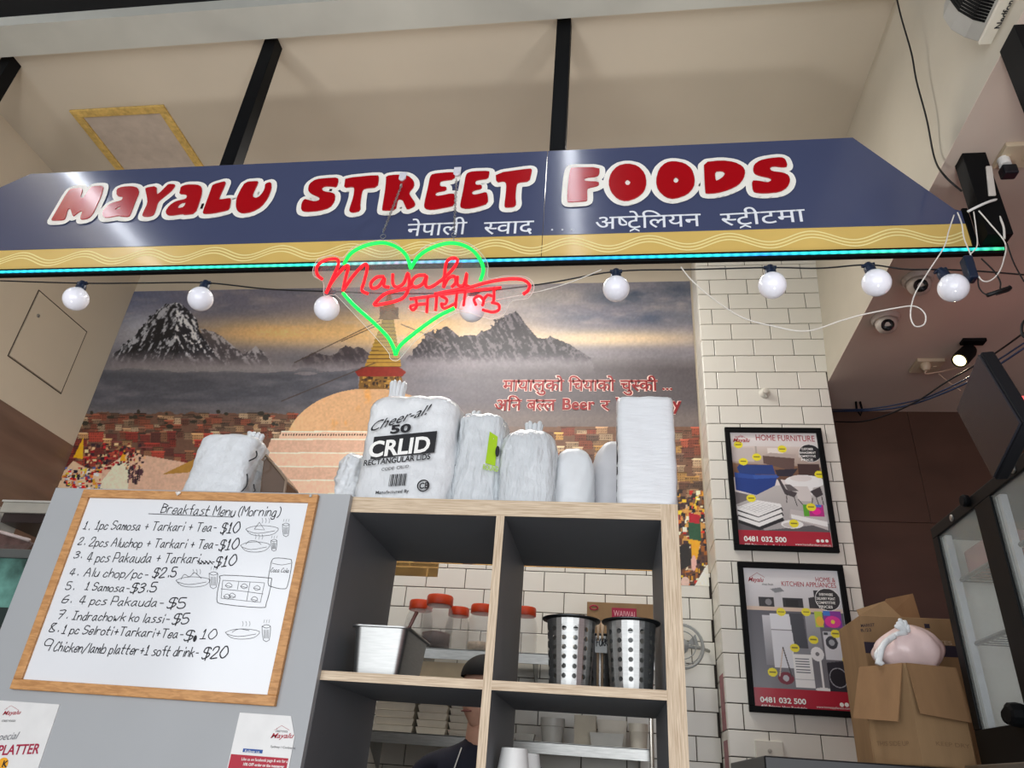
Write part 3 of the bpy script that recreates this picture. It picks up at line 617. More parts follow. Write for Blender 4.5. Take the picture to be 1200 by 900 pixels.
# ------------------------------------------------------------------ mural
mural = thing('wall_mural', 'large printed mural of snowy mountains, golden-topped white stupa and market town', 'mural', (-1.36, DW, E0 + .886))
MX0, MX1 = -3.203, 0.462; MZ0, MZ1 = P(700, 667, y=DW).z, E0 + 2.722; ZR0 = E0 + .888
def paint_mural(u, v, w):
    X, Y = photo_xy(w); p = Painter(X, Y, (118, 116, 122)); rs = np.random.RandomState(3)
    def g(cx, cy, sx, sy): return np.exp(-((X - cx) / sx) ** 2 - ((Y - cy) / sy) ** 2)
    n1 = fbm(X / 90, Y / 22, 5); n2 = fbm(X / 40, Y / 14, 11); n3 = fbm(X / 9, Y / 9, 21)
    p.fill(np.clip(1 - (Y - 330) / 60, 0, 1) * np.clip(1 - (X - 150) / 260, 0, 1), (58, 76, 116), 1.0)
    p.fill(g(172, 385, 40, 24), (176, 184, 200), .75)
    p.fill(g(300, 352, 110, 14), (112, 110, 124), .8)
    p.fill(np.clip(n1 * 2.2 - .75, 0, 1), (136, 128, 134), .6)
    p.fill(g(330, 390, 110, 15), (222, 180, 122), .95); p.fill(g(470, 385, 90, 26), (208, 166, 104), .85)
    p.fill(g(590, 398, 60, 22), (196, 170, 140), .7); p.fill(g(720, 397, 110, 9), (205, 180, 146), .9)
    p.fill(g(755, 345, 60, 15) * np.clip(n2 * 2.4 - .5, 0, 1), (44, 58, 78), 1); p.fill(g(620, 345, 70, 12), (150, 142, 130), .6)
    p.fill(g(760, 373, 70, 8) * np.clip(n2 * 2 - .4, 0, 1), (62, 74, 94), .9); p.fill(np.clip(fbm(X / 28, Y / 9, 31) * 2.6 - 1.35, 0, 1) * (Y < 405), (168, 156, 148), .5)
    fog = np.clip((Y - 404) / 20, 0, 1); p.fill(fog, (102, 99, 104), .9); p.fill(fog * np.clip(n1 * 2 - .6, 0, 1), (138, 130, 128), .55)
    p.fill(np.clip((X - 520) / 120, 0, 1) * np.clip((Y - 418) / 15, 0, 1), (80, 74, 76), .8)
    def mount(pts, c0, c1, seed, fogy, amt=.9, sn=1.0, rx=None):
        jag = (fbm(X / 5, Y / 5, seed) - .5) * 7
        q = Painter(X + jag, Y + jag, 0); m = q.poly(pts); s_ = 1 if rx is None else np.where(X < rx, -1, 1)
        tex = fbm((X - s_ * Y * .55) / 3.2, (Y + X * .2) / 9, seed + 3, 6) * .65 + fbm(X / 2.5, Y / 2.5, seed + 9, 3) * .35; k = np.clip((tex - .50) * 9, 0, 1) * sn
        sh = 1 if rx is None else np.where(X + jag * 2 < rx, .8, 1.05)
        col = (np.array(c0) * (1 - k[..., None]) + np.array(c1) * k[..., None]) * (sh[..., None] if rx is not None else 1)
        f = np.clip((Y - fogy + jag) / 16, 0, .95)[..., None]; col = col * (1 - f) + np.array((122, 116, 120)) * f
        al = amt * (1 - np.clip((Y - fogy + jag - 6) / 22, 0, 1)[..., None]); p.c = np.where(m[..., None], col * al + p.c * (1 - al), p.c)
    mount([(225, 420), (236, 386), (248, 388), (262, 396), (284, 414), (300, 406), (308, 412), (322, 432), (322, 450), (200, 450)], (78, 74, 78), (160, 156, 160), 40, 416)
    mount([(125, 452), (134, 414), (146, 404), (156, 394), (172, 376), (186, 362), (200, 354), (212, 356), (222, 364), (230, 374), (236, 392), (244, 404), (256, 420), (262, 450)], (40, 40, 46), (205, 207, 214), 50, 410, .95, 1, 206)
    mount([(300, 452), (345, 426), (368, 412), (388, 418), (405, 406), (425, 408), (445, 425), (470, 445)], (60, 54, 58), (110, 102, 102), 60, 418, .9, .6)
    mount([(470, 450), (478, 420), (500, 392), (522, 381), (538, 394), (556, 392), (572, 386), (584, 374), (606, 366), (616, 380), (630, 396), (645, 394), (668, 404), (692, 419), (700, 450)], (44, 41, 46), (112, 106, 110), 70, 412, .95, .7)
    jf = fbm(X / 60, Y / 12, 80); m = (Y > 420 + 14 * np.sin(X / 50.) * 0 + jf * 26) & (X < 420); p.fill(m * np.clip((Y - 425) / 12, 0, 1), (74, 76, 84), .85)
    p.fill((X < 420) * np.clip(fbm(X / 26, Y / 7, 84) * 2.4 - .8, 0, 1) * np.clip((Y - 430) / 15, 0, 1), (118, 114, 120), .55)
    p.fill((X < 420) * g(250, 432, 120, 5), (150, 146, 146), .5)
    p.fill(np.clip((Y - 470) / 20, 0, 1), (128, 116, 108), .5)
    # town: many small facades and roofs
    def blocks(x0, y0, x1, y1, n, pal, wmin, wmax, hmin, hmax, row=None):
        for _ in range(n):
            cx = rs.uniform(x0, x1); cy = rs.uniform(y0, y1); ww = rs.uniform(wmin, wmax); hh = rs.uniform(hmin, hmax); c = pal[rs.randint(len(pal))]
            k = rs.uniform(.75, 1.15); m_ = p.rect(cx - ww / 2, cy - hh / 2, cx + ww / 2, cy + hh / 2); p.c[m_] = np.array(c) * k
    hz = [(118, 62, 46), (132, 70, 52), (100, 70, 56), (160, 128, 96), (84, 66, 56), (170, 148, 120), (120, 98, 78), (92, 54, 46)]
    def houses(x0, x1, y0, y1, pal, dh, skip=.25):
        y = y0
        while y < y1:
            x = x0 + rs.uniform(-6, 0); h = dh * rs.uniform(.8, 1.3)
            while x < x1:
                ww = rs.uniform(dh, dh * 2.6); oy = rs.uniform(-dh * .4, dh * .4)
                if rs.rand() > skip:
                    c = np.array(pal[rs.randint(len(pal))]) * rs.uniform(.8, 1.15); yy = y + oy
                    mm = p.rect(x, yy, x + ww, yy + h * 1.3); p.c[mm] = c
                    p.c[mm & (np.mod(X - x, 2.6) < 1.1) & (np.mod(Y - yy, 3.0) > 1.4) & (np.mod(Y - yy, 3.0) < 2.6)] = c * .5
                    p.c[p.rect(x - 1, yy - .9, x + ww + 1, yy + .3)] = c * rs.choice([.55, 1.35])
                x += ww * rs.uniform(.8, 1.2)
            y += h
    tl = 484 + 7 * (fbm(X / 9, Y * 0, 90) - .5); p.fill((Y > tl) & (X < 345), (96, 70, 58)); p.fill((Y > 500) & (X > 630), (104, 76, 60), .95); p.fill((Y > 520) & (X > 430) & (X < 640), (120, 88, 70))
    houses(60, 345, 486, 512, hz, 5); houses(60, 240, 508, 540, [(140, 44, 38), (156, 56, 44), (112, 40, 38), (180, 136, 92), (86, 42, 40), (140, 96, 70)], 7)
    houses(640, 835, 503, 575, hz + [(146, 70, 52), (176, 136, 76)], 7); houses(430, 640, 525, 600, hz, 7)
    p.fill((Y > tl) & (X < 345) & (Y < 548), (122, 100, 86), .25); p.fill((Y > 500) & (X > 430) & (Y < 600), (120, 96, 80), .28)
    for _ in range(26): cx, cy = rs.uniform(90, 340), rs.uniform(482, 500); p.fill(p.ell(cx, cy, rs.uniform(1.5, 5), rs.uniform(1, 3)), (52, 48, 40))
    # plaza and terraces in pink stone
    pk = (196, 162, 140); p.fill(p.poly([(60, 600), (75, 560), (128, 545), (150, 530), (250, 548), (345, 545), (345, 600)]), pk)
    p.fill(p.poly([(110, 575), (140, 538), (152, 535), (150, 575)]), (222, 200, 176)); p.fill(p.poly([(190, 556), (228, 538), (242, 540), (242, 552)]), (160, 122, 60))
    p.fill(p.poly([(98, 512), (86, 536), (97, 538)]), (222, 160, 34)); p.fill(p.poly([(146, 527), (140, 540), (150, 540)]), (214, 150, 40))
    p.fill(p.poly([(60, 600), (68, 560), (86, 540), (100, 548), (120, 552), (112, 600)]), (206, 176, 146))
    blocks(62, 548, 118, 585, 190, [(190, 40, 40), (230, 180, 60), (40, 36, 60), (236, 228, 220), (60, 50, 50), (90, 100, 150), (210, 120, 60)], 1.2, 5, 1.2, 4)
    blocks(100, 520, 170, 550, 150, [(160, 34, 44), (60, 40, 50), (220, 170, 130), (90, 40, 40)], 1.5, 5, 1.5, 4); blocks(150, 548, 168, 566, 40, [(40, 34, 44), (90, 60, 70)], 1, 2.5, 3, 7)
    steps = [(505, 330, 436), (514, 318, 640), (530, 312, 640), (546, 300, 640), (562, 296, 640), (578, 280, 640)]
    dome = p.ell(434, 525, 100, 70) & (Y < 512); sh = np.clip((X - 330) / 150, 0, 1)[..., None]
    p.c = np.where(dome[..., None], np.array((214, 172, 132)) * (1 - .22 * sh), p.c); p.fill(dome * np.clip(fbm(X / 10, Y / 16, 95) * 3 - 1.9, 0, 1), (206, 140, 60), .8)
    for i, (yy, xa, xb) in enumerate(steps):
        m_ = (Y > yy) & (X > xa - (Y - yy) * .4) & (X < xb) & (X < 640)
        if i == 0: m_ &= X < 480
        m_ &= (X < 445) | (i == 99)
        k = .96 if i % 2 else 1.04; p.fill(m_, (min(255, 202 * k), 166 * k, 144 * k)); p.fill(m_ & (Y < yy + 1.6), (228, 202, 184))
    for k in range(32): p.fill(p.ell(332 + k * 3.1, 509.5, .9, 1.3), (70, 44, 40))
    p.fill(p.rect(395, 586, 700, 590) & (X < 560), (222, 200, 184))
    # golden harmika and stepped spire
    p.fill(p.poly([(420, 456), (422, 436), (470, 436), (473, 456)]), (112, 84, 44)); blocks(424, 440, 470, 454, 60, [(60, 44, 30), (150, 116, 60), (90, 66, 36)], 1.5, 4, 1.5, 4)
    p.fill(p.poly([(416, 436), (424, 430), (468, 430), (476, 436), (472, 441), (420, 441)]), (120, 44, 34))
    for k in range(13):
        yy = 430 - k * 4.6; hw = 21 - k * 1.25; p.fill(p.rect(449 - hw + k * .5, yy - 4.6, 449 + hw + k * .5, yy - 1), (150 - k, 118, 56)); p.fill(p.rect(449 - hw + k * .5, yy - 1, 449 + hw + k * .5, yy), (86, 62, 30))
    p.fill(p.rect(445, 360, 467, 372), (92, 74, 50)); p.fill(p.poly([(443, 374), (456, 362), (469, 374)]), (110, 88, 60)); p.fill(p.poly([(448, 363), (456, 340), (464, 363)]), (104, 84, 52))
    for (a, b, c_, d) in ((445, 376, 345, 425), (445, 380, 400, 400), (470, 380, 520, 400), (440, 425, 330, 470)): p.fill(p.line(a, b, c_, d, 1.3), (70, 58, 50), .7)
    # figures and banners at the right edge
    p.fill((X > 790) & (Y > 590), (92, 64, 52)); p.fill(p.poly([(795, 600), (812, 590), (830, 600), (832, 620), (800, 640)]), (186, 140, 80))
    blocks(790, 575, 835, 695, 340, [(196, 60, 44), (222, 160, 50), (60, 50, 44), (228, 200, 170), (84, 60, 60), (160, 100, 50), (40, 40, 48)], 1.5, 6, 1.5, 7)
    p.fill(p.poly([(806, 612), (820, 608), (822, 634), (808, 632)]), (48, 84, 62)); p.fill(p.poly([(807, 600), (820, 604), (820, 614), (808, 612)]), (160, 34, 50)); p.fill(p.poly([(809, 632), (821, 634), (817, 656), (811, 654)]), (226, 152, 40))
    p.fill(p.poly([(796, 640), (808, 636), (810, 662), (798, 668)]), (48, 44, 42)); p.fill(p.ell(803, 682, 5, 6), (196, 168, 156)); p.fill(p.poly([(812, 690), (828, 662), (834, 662), (834, 695)]), (218, 206, 194)); p.fill(p.ell(813, 660, 3, 9), (204, 160, 150))
    # framed print continues unseen below the counter stock
    p.fill((Y > 600) & (X < 790) & (X > 420), (176, 138, 84)); blocks(430, 610, 780, 668, 150, [(150, 110, 60), (200, 160, 100), (120, 80, 50)], 4, 16, 3, 8)
    nn = 1 + (fbm(X / 2.2, Y / 2.2, 99, 3) - .5) * .14; return np.clip((p.c * nn[..., None] - 118) * 1.16 + 118, 4, 255)
printed('printed_picture', (MX0, DW - .004, MZ0), (MX1 - MX0, 0, 0), (0, 0, MZ1 - MZ0), 860, 432, paint_mural, vcol_mat('mural_ink', 0.5), mural, 1.22)
MB().box((MX0, DW - .003, MZ0), (MX1, DW - .0005, MZ1)).build('backing', WHITEP, mural)
xq = P(796, 680, y=DW).x; printed('printed_picture', (xq, DW - .0118, ZR0), (MX1 - xq, 0, 0), (0, 0, MZ0 - ZR0), 60, 40, paint_mural, bpy.data.materials['mural_ink'], mural, 1.22)
MB().box((P(463, 670, y=DW).x, DW - .0105, P(463, 675, y=DW).z), (P(514, 670, y=DW).x, DW - .0098, MZ0)).build('tape_strip', mat('tan_tape', 'b08a4c', .5, var=.12, scale=30), mural)
MT = mat('dark_red_mural_text', '8a1a1e', 0.5, var=0); MH = mat('peach_text_halo', 'f0cdc2', 0.5, var=0)
for (m_, bd, lf) in ((MH, .042, .0012), (MT, .014, .0024)):
    yy = DW - .004
    dev_px(['मा', 'या', 'लु', 'को'], mural, m_, yy, 589, 458, 661, 458, 12, bd, lf); dev_px(['चि'.replace('चि', 'िच'), 'या', 'को'], mural, m_, yy, 666, 458, 721, 458, 12, bd, lf)
    dev_px(['चु', 'स~', 'की'], mural, m_, yy, 727, 458, 771, 458, 12, bd, lf); textpx('...', mural, m_, yy, 776, 457, 788, 457, 12, bold=bd, lift=lf)
    dev_px(['अ', 'िन'], mural, m_, yy, 579, 481, 611, 481, 12, bd, lf); dev_px(['ब', 'ल~', 'ल'], mural, m_, yy, 617, 481, 651, 481, 12, bd, lf)
    textpx('Beer', mural, m_, yy, 659, 480, 697, 480, 13, bold=bd + .01, lift=lf); dev_px(['र'], mural, m_, yy, 704, 481, 715, 481, 11, bd, lf)
    textpx('Whiskey', mural, m_, yy, 721, 480, 799, 480, 14, bold=bd + .01, lift=lf)

# ------------------------------------------------------------------ shelf unit on the counter
DH = 1.60; DHB = 2.03; ZT = E0 + .576; ZM1 = E0 + .182; ZM0 = ZM1 - .019; ZBt = E0 - .20
X0, X1 = -.660, .146; XI = -.622; XC0, XC1 = -.268, -.249; XRI = .108
shelf = thing('cube_shelf', 'grey two-by-two cube shelf with pale oak front edges on the counter', 'shelf', ((X0 + X1) / 2, DH, ZBt))
T38 = .038
MB().box((X0, DH + .002, ZT - T38), (X1, DHB, ZT)).build('top_board', GREYS, shelf)
MB().box((X0, DH + .002, ZBt), (X1, DHB, ZBt + T38)).build('bottom_board', GREYS, shelf)
for a, b in ((X0, XI), (XRI, X1)): MB().box((a, DH + .002, ZBt + T38), (b, DHB, ZT - T38)).build('side_board', GREYS, shelf)
MB().box((XC0, DH + .002, ZBt + T38), (XC1, DHB, ZT - T38)).build('divider', GREYS, shelf)
for a, b in ((XI, XC0), (XC1, XRI)): MB().box((a, DH + .002, ZM0), (b, DHB, ZM1)).build('shelf_board', GREYS, shelf)
for n_, (a, b, c_, d), m_ in (('edge_band', (XI, XRI, ZT - T38, ZT), OAKH), ('edge_band', (XRI, X1, ZBt, ZT), OAKV), ('edge_band', (XC0, XC1, ZBt + T38, ZT - T38), OAKV), ('edge_band', (XI, XC0, ZM0, ZM1), OAKH), ('edge_band', (XC1, XRI, ZM0, ZM1), OAKH), ('edge_band', (XI, XRI, ZBt, ZBt + T38), OAKH)):
    MB().box((a, DH, c_), (b, DH + .002, d)).build(n_, m_, shelf)
ctr = thing('service_counter', 'grey service counter under the shelf unit, below the frame', 'counter', (-1.2, 1.77, 0))
MB().box((-3.2, 1.45, ZBt - .05), (.85, 2.10, ZBt - .0015)).build('counter_top', GREYL, ctr); MB().box((-3.15, 1.50, 0), (.80, 2.05, ZBt - .05)).build('counter_base', GREYL, ctr)
cab = thing('grey_cabinet', 'grey laminate cabinet whose front carries the breakfast menu board', 'cabinet', (-1.03, DH, ZBt))
MB().box((-1.405, DH - .018, ZBt), (-.622, DH, ZT)).build('front_panel', GREYL, cab, bevel=.001)
MB().box((-1.385, DH + .001, ZBt), (-.662, DHB, ZT - .03)).build('carcass', GREYS, cab)

# menu board
DWB = DH - .018
wb = thing('menu_whiteboard', 'wood-framed whiteboard with a handwritten breakfast menu in black marker', 'whiteboard', (-1.02, DWB, E0 + .11))
q0 = P(98, 573, y=DWB - .012); q1 = P(325, 829, y=DWB - .012)
wx0, wx1, wz1, wz0 = q0.x, -.6985, q0.z, q1.z + .002
fr = .021
for (a, b, c_, d) in ((wx0, wx1, wz1 - fr, wz1), (wx0, wx1, wz0, wz0 + fr), (wx0, wx0 + fr, wz0 + fr, wz1 - fr), (wx1 - fr, wx1, wz0 + fr, wz1 - fr)):
    MB().box((a, DWB - .012, c_), (b, DWB, d)).build('frame', PINEF, wb, bevel=.0015)
YW = DWB - .006
MB().box((wx0 + fr, YW, wz0 + fr), (wx1 - fr, DWB - .001, wz1 - fr)).build('writing_surface', mat('white_enamel', 'e6e9ec', 0.16, var=0.02, scale=3, coat=.5), wb)
YI = YW - .0006
for s in [('Breakfast Menu', 188, 601, 274, 605, 11), ('(Morning)', 278, 604, 327, 605, 11), ('1.', 97, 620, 104, 621, 9), ('1pc Samosa + Tarkari + Tea-', 111, 620, 252, 623, 10), ('$10', 258, 625, 279, 624, 12),
          ('2.', 91, 638, 99, 638, 8), ('2pcs Aluchop + Tarkari + Tea-', 104, 640, 254, 643, 10), ('$10', 256, 645, 278, 643, 12), ('3.', 86, 654, 95, 654, 8), ('4 pcs Pakauda + Tarkari', 101, 658, 232, 660, 11), ('-', 247, 662, 250, 662, 8), ('$10', 251, 665, 275, 662, 12),
          ('4.', 81, 674, 91, 674, 8), ('Alu chop/pc-', 98, 675, 172, 678, 10), ('$2.5', 178, 677, 205, 676, 11), ('5.', 76, 691, 86, 691, 9), ('1 Samosa-', 99, 691, 150, 694, 9), ('$3.5', 152, 695, 182, 693, 11),
          ('6.', 72, 706, 83, 706, 9), ('4 pcs Pakauda-', 92, 708, 190, 711, 10), ('$5', 195, 713, 216, 712, 12), ('7.', 66, 725, 78, 725, 10), ('Indrachowk ko lassi-', 84, 726, 197, 730, 10), ('$5', 201, 732, 220, 730, 12),
          ('8.', 57, 740, 68, 740, 10), ('1 pc Selroti+Tarkari+Tea-', 72, 742, 213, 748, 10), ('$', 215, 751, 224, 751, 12), ('10', 234, 749, 252, 748, 11), ('9', 48, 762, 57, 762, 14), ('Chicken/lamb platter+1 soft drink-', 62, 763, 231, 770, 11), ('$20', 236, 772, 265, 770, 13)]:
    pen(s[0], wb, INK, YI, *s[1:], w=.0021 if s[0][0] != '$' else .0026)
mb = MB()
def dl(pts, w=.0010, k=3): ribbon(mb, smooth_line([P(a, b, y=YI) for a, b in pts], k) if len(pts) > 2 else [P(a, b, y=YI) for a, b in pts], w)
dl([(174, 602), (273, 606)], .0016)
def plate(x, y, s):
    dl([(x - 18 * s, y - 2), (x - 10 * s, y - 5), (x + 4 * s, y - 6), (x + 20 * s, y - 3), (x + 14 * s, y + 4), (x, y + 6), (x - 12 * s, y + 4), (x - 18 * s, y - 2)]); dl([(x - 16 * s, y), (x - 4, y + 3), (x + 16 * s, y)])
    for k in (-1, 0, 1): dl([(x + 5 + 4 * k, y - 9), (x + 6 + 4 * k, y - 12), (x + 5 + 4 * k, y - 15)], .0007)
def cup(x, y, s, d=False):
    dl([(x - 5 * s, y - 8 * s), (x - 3.5 * s, y + 8 * s), (x + 3.5 * s, y + 8 * s), (x + 5 * s, y - 8 * s)], .001, 2); dl([(x - 5 * s, y - 8 * s), (x, y - 10 * s), (x + 5 * s, y - 8 * s), (x, y - 6 * s), (x - 5 * s, y - 8 * s)])
    for k in (-1, 0, 1): dl([(x + 3 * k, y - 12 * s), (x + 3 * k + 1, y - 16 * s)], .0006)
    for k in range(-2, 3): dl([(x + k * 1.4 * s, y - 4 * s), (x + k * 1.2 * s, y + 6 * s)], .0007)
plate(306, 622, 1); dl([(298, 620), (304, 612), (310, 621), (298, 620)], .001, 1); cup(335, 621, .8); plate(298, 641, .9); dl([(288, 638), (292, 634), (300, 634), (306, 638)]); cup(321, 639, .7)
plate(225, 682, 1.05); dl([(212, 679), (216, 673), (222, 676), (228, 671), (236, 678)]); cup(250, 680, 1.0, True); plate(283, 743, 1.05); dl([(272, 741), (280, 737), (292, 739)]); cup(312, 742, 1.0)
dl([(258, 678), (262, 674), (312, 677), (318, 681), (312, 707), (306, 712), (262, 708), (254, 702), (258, 678)], .0014); dl([(261, 680), (310, 683), (305, 706), (259, 701), (261, 680)], .0009, 1); dl([(259, 690), (286, 693), (308, 696)], .001); dl([(280, 681), (278, 691)], .001); dl([(293, 682), (289, 704)], .001)
for (x, y) in ((268, 686), (286, 687), (301, 689), (272, 698), (298, 702), (266, 699)): dl([(x - 4, y), (x, y - 3), (x + 4, y), (x, y + 3), (x - 4, y), (x + 4, y + 2)], .0009)
dl([(318, 658), (322, 654), (337, 655), (342, 659), (337, 686), (332, 690), (320, 688), (314, 683), (318, 658)], .0013); dl([(319, 660), (330, 662), (341, 660)], .001)
mb.build('drawing', INK, wb)
pen('Coca Cola', wb, INK, YI, 317, 670, 338, 671, 5, w=.001)
mb = MB(); a = P(228, 750, y=YI); mb.lathe((a.x, YI, a.z + .003), [(.006, 0), (.006, .0002)], 12, (0, -1, 0), .7, 1.2); mb.build('correction_blot', INK, wb)
mb = MB()
for k in range(7): dl_p = [P(231 + k * 2.4, 657 + (k % 2) * 4, y=YI), P(236 + k * 2.2, 661 - (k % 2) * 3, y=YI)]; ribbon(mb, dl_p, .0022)
mb.build('scribble', INK, wb)
q = P(364, 581, y=DWB - .0125); MB().lathe((q.x, DWB - .012, q.z), [(.004, 0), (.0035, .0015)], 10, (0, -1, 0)).build('screw', STEEL, wb)
q = P(209, 580, y=DWB - .013); MB().lathe((q.x, DWB - .012, q.z + .004), [(.004, 0), (.004, .003)], 10, (0, -1, 0)).tube([q + Vector((-.006, -.003, .006)), q + Vector((0, -.004, -.002)), q + Vector((.006, -.003, .006))], .0016, 6).build('hanger_clip', WHITEP, wb)

# notices on the grey panel
PAP = mat('glossy_paper', 'e3e3e1', 0.3, var=0.02, scale=30, bump=.1, bscale=8)
MAG = mat('crimson_magenta_print', 'a3123c', 0.5, var=0)
def logo(parent, y, cx, cy, s, tilt=0.03):
    mb = MB(); p_ = [P(cx + a * s, cy + b * s, y=y) for a, b in ((-14, -4), (0, -13), (15, -4))]; ribbon(mb, p_, .0011 * s * (y / 1.6)); p_ = [P(cx + a * s, cy + b * s, y=y) for a, b in ((-9, -8), (-9, -5))]; ribbon(mb, p_, .001 * s)
    mb.build('logo_roof', INKRED, parent)
n1 = thing('notice_sheet', 'glossy notice with crimson PLATTER heading at the lower left corner', 'notice', tuple(P(30, 890, y=DWB)))
YN = DWB - .002
a = P(-40, 818, y=YN); b = P(71, 822, y=YN); c_ = P(25, 960, y=YN)
MB().box((a.x, YN, c_.z), (b.x, DWB, a.z)).build('sheet', PAP, n1)
for bd, args in ((.02, ('PLATTER', -4, 885, 45, 883, 12)), (.0, ('special', -6, 868, 21, 866, 9))):
    textpx(args[0], n1, MAG if bd else mat('grey_print', '6f6f74', .5, var=0), YN, *args[1:], bold=bd, shear=0 if bd else .3)
textpx('Mayalu', n1, INKRED, YN, 3, 838, 24, 837, 5, shear=.3, bold=.01); textpx('STREET FOODS', n1, INK, YN, 2, 846, 18, 846, 2.5); logo(n1, YN - .0005, 13, 834, .55)
a = P(4, 893, y=YN); MB().lathe((a.x, YN - .0002, a.z - .004), [(.0125, 0), (.0125, .0006)], 20, (0, -1, 0)).build('price_disc', mat('amber_print', 'f0a81e', .5, var=0), n1); textpx('K', n1, INKBK, YN - .001, 2, 899, 8, 899, 8, bold=.02)
n2 = thing('notice_sheet', 'small white notice with a crimson footer beside the whiteboard corner', 'notice', tuple(P(312, 880, y=DWB)))
pts = [P(281, 835, y=YN), P(341, 838.5, y=YN), P(356, 872, y=YN), P(346, 940, y=YN), P(257, 930, y=YN)]
pts[1].z = pts[0].z; pts[2].x = pts[1].x + .0165; pts[2].z = pts[1].z - .038; pts[3].x = pts[2].x; pts[4].x = pts[0].x; pts[4].z = pts[3].z
MB().prism([(p.x, YN, p.z) for p in pts][::-1], (0, .0018, 0)).build('sheet', PAP, n2)
a = P(276, 884, y=YN); b = P(348, 930, y=YN); MB().box((pts[0].x + .002, YN - .0008, b.z), (pts[2].x - .004, YN - .0001, a.z)).build('footer', mat('notice_red', 'b01a34', .5, var=0), n2)
YF = YN - .0012
textpx('Like us on facebook page & win for a', n2, INKWH, YF, 283, 891, 337, 894, 3.4, bold=.01); textpx('10% OFF order on the messenger', n2, INKWH, YF, 285, 897, 333, 900, 3.4, bold=.02)
a = P(285, 877, y=YF); b = P(307, 883, y=YF); MB().box((a.x, YN - .0008, b.z), (b.x, YN - .0001, a.z)).build('badge', mat('facebook_blue', '24509a', .5, var=0), n2); textpx('Follow us', n2, INKWH, YF, 287, 881.5, 304, 882.5, 3)
textpx('Mayalu', n2, INKRED, YN, 317, 865, 344, 865, 6, shear=.35, bold=.012); textpx('STREET FOODS', n2, INK, YN, 323, 858, 337, 858.5, 2.4); textpx('Sydney / Canberra', n2, INK, YN, 317, 876, 346, 878, 2.6); logo(n2, YN - .0005, 330, 858, .6)

# ------------------------------------------------------------------ stock on top of the shelf
def bag(name, label, xl, xr, ytop, dfront, depth, m, group, zb=ZT, knot=True, sq=3.0, seed=1, crink=.004, shoulder=.78, rot=0, lean=0, knotpx=None, cat='packet', taper=1.0, shfrac=.25, knotcol=None):
    dm = dfront + depth / 2
    A = P(xl, 560, y=dm).x; B = P(xr, 560, y=dm).x
    # width at the middle depth, top from the pixel height
    cx = (A + B) / 2; hw = (B - A) / 2; zt = P((xl + xr) / 2, ytop, y=dm).z; hd = depth / 2
    if rot: hw_ = (hw - abs(math.sin(rot)) * hd * .75) ; hw = hw_
    t = thing(name, label, cat, (cx, dm, zb), group); rs = np.random.RandomState(seed); NS = 56; NR = 30; vs = []; fs = []
    ph = rs.rand(8) * 6.28
    for i in range(NR + 1):
        f = i / NR; z = zb + (zt - zb) * f
        if f < .05: s = .96 + .8 * f
        elif f < 1 - shfrac: s = 1
        else: g_ = (f - (1 - shfrac)) / shfrac; s = math.sqrt(max(0, 1 - (g_ * .985) ** 2.6)) ** .8
        s *= 1 - (1 - taper) * f
        for k in range(NS):
            a = 2 * math.pi * k / NS; ca, sa = math.cos(a), math.sin(a); rr = (abs(ca) ** sq + abs(sa) ** sq) ** (-1 / sq)
            d_ = crink * (math.sin(5 * a + ph[0] + f * 7) + .7 * math.sin(11 * a + ph[1] - f * 13) + .5 * math.sin(f * 47 + ph[2] + 3 * a) + .5 * math.sin(23 * a + ph[3] + 9 * f))
            x = (hw * rr * s + d_) * ca; y = (hd * rr * s + d_) * sa
            xr_ = x * math.cos(rot) - y * math.sin(rot); yr_ = x * math.sin(rot) + y * math.cos(rot)
            vs.append((cx + xr_ + lean * f, dm + yr_, z + (crink * .6 * math.sin(9 * a + ph[4]) if 0 < f else 0)))
    for i in range(NR):
        for k in range(NS): fs.append((i * NS + k, i * NS + (k + 1) % NS, (i + 1) * NS + (k + 1) % NS, (i + 1) * NS + k))
    fs += [tuple(range(NS - 1, -1, -1)), tuple(NR * NS + k for k in range(NS))]
    o = MB().add(vs, fs).build('wrapping', m, t, smooth=True)
    if knot:
        kx, ky = knotpx if knotpx else ((xl + xr) / 2, ytop - 12); K = P(kx, ky, y=dm); base = Vector((K.x, dm, zt - .012)); mb = MB()
        for j in range(9):
            an = j * .7 + seed; sp = .023; top_ = K + Vector((math.cos(an) * sp, math.sin(an) * sp * .6, rs.uniform(-.008, .004)))
            mid = base.lerp(top_, .45) + Vector((math.cos(an) * .003, math.sin(an) * .003, 0))
            mb.tube([base + Vector((math.cos(an) * .022, math.sin(an) * .016, -.006)), mid, top_], [.010, .0065, .0095], 7)
        mb.build('knot', knotcol or m, t, smooth=True, sub=1)
    return t, cx, dm, hw, hd, zt
GP = 'wrapped takeaway packaging on top of the shelf'
bag('foam_cup_pack', 'small white pack half hidden left of the printed lid bag', 400, 432, 536, 1.74, .12, FILM, GP, knot=False, seed=3, sq=2.4)
t, cx, dm, hw, hd, zt = bag('lid_bag', 'large white bag of rectangular lids with bold black lettering and a top knot', 427, 535, 471, 1.66, .15, FILM, GP, sq=5.0, seed=5, crink=.0022, rot=0, knotpx=(468, 445), shfrac=.16)
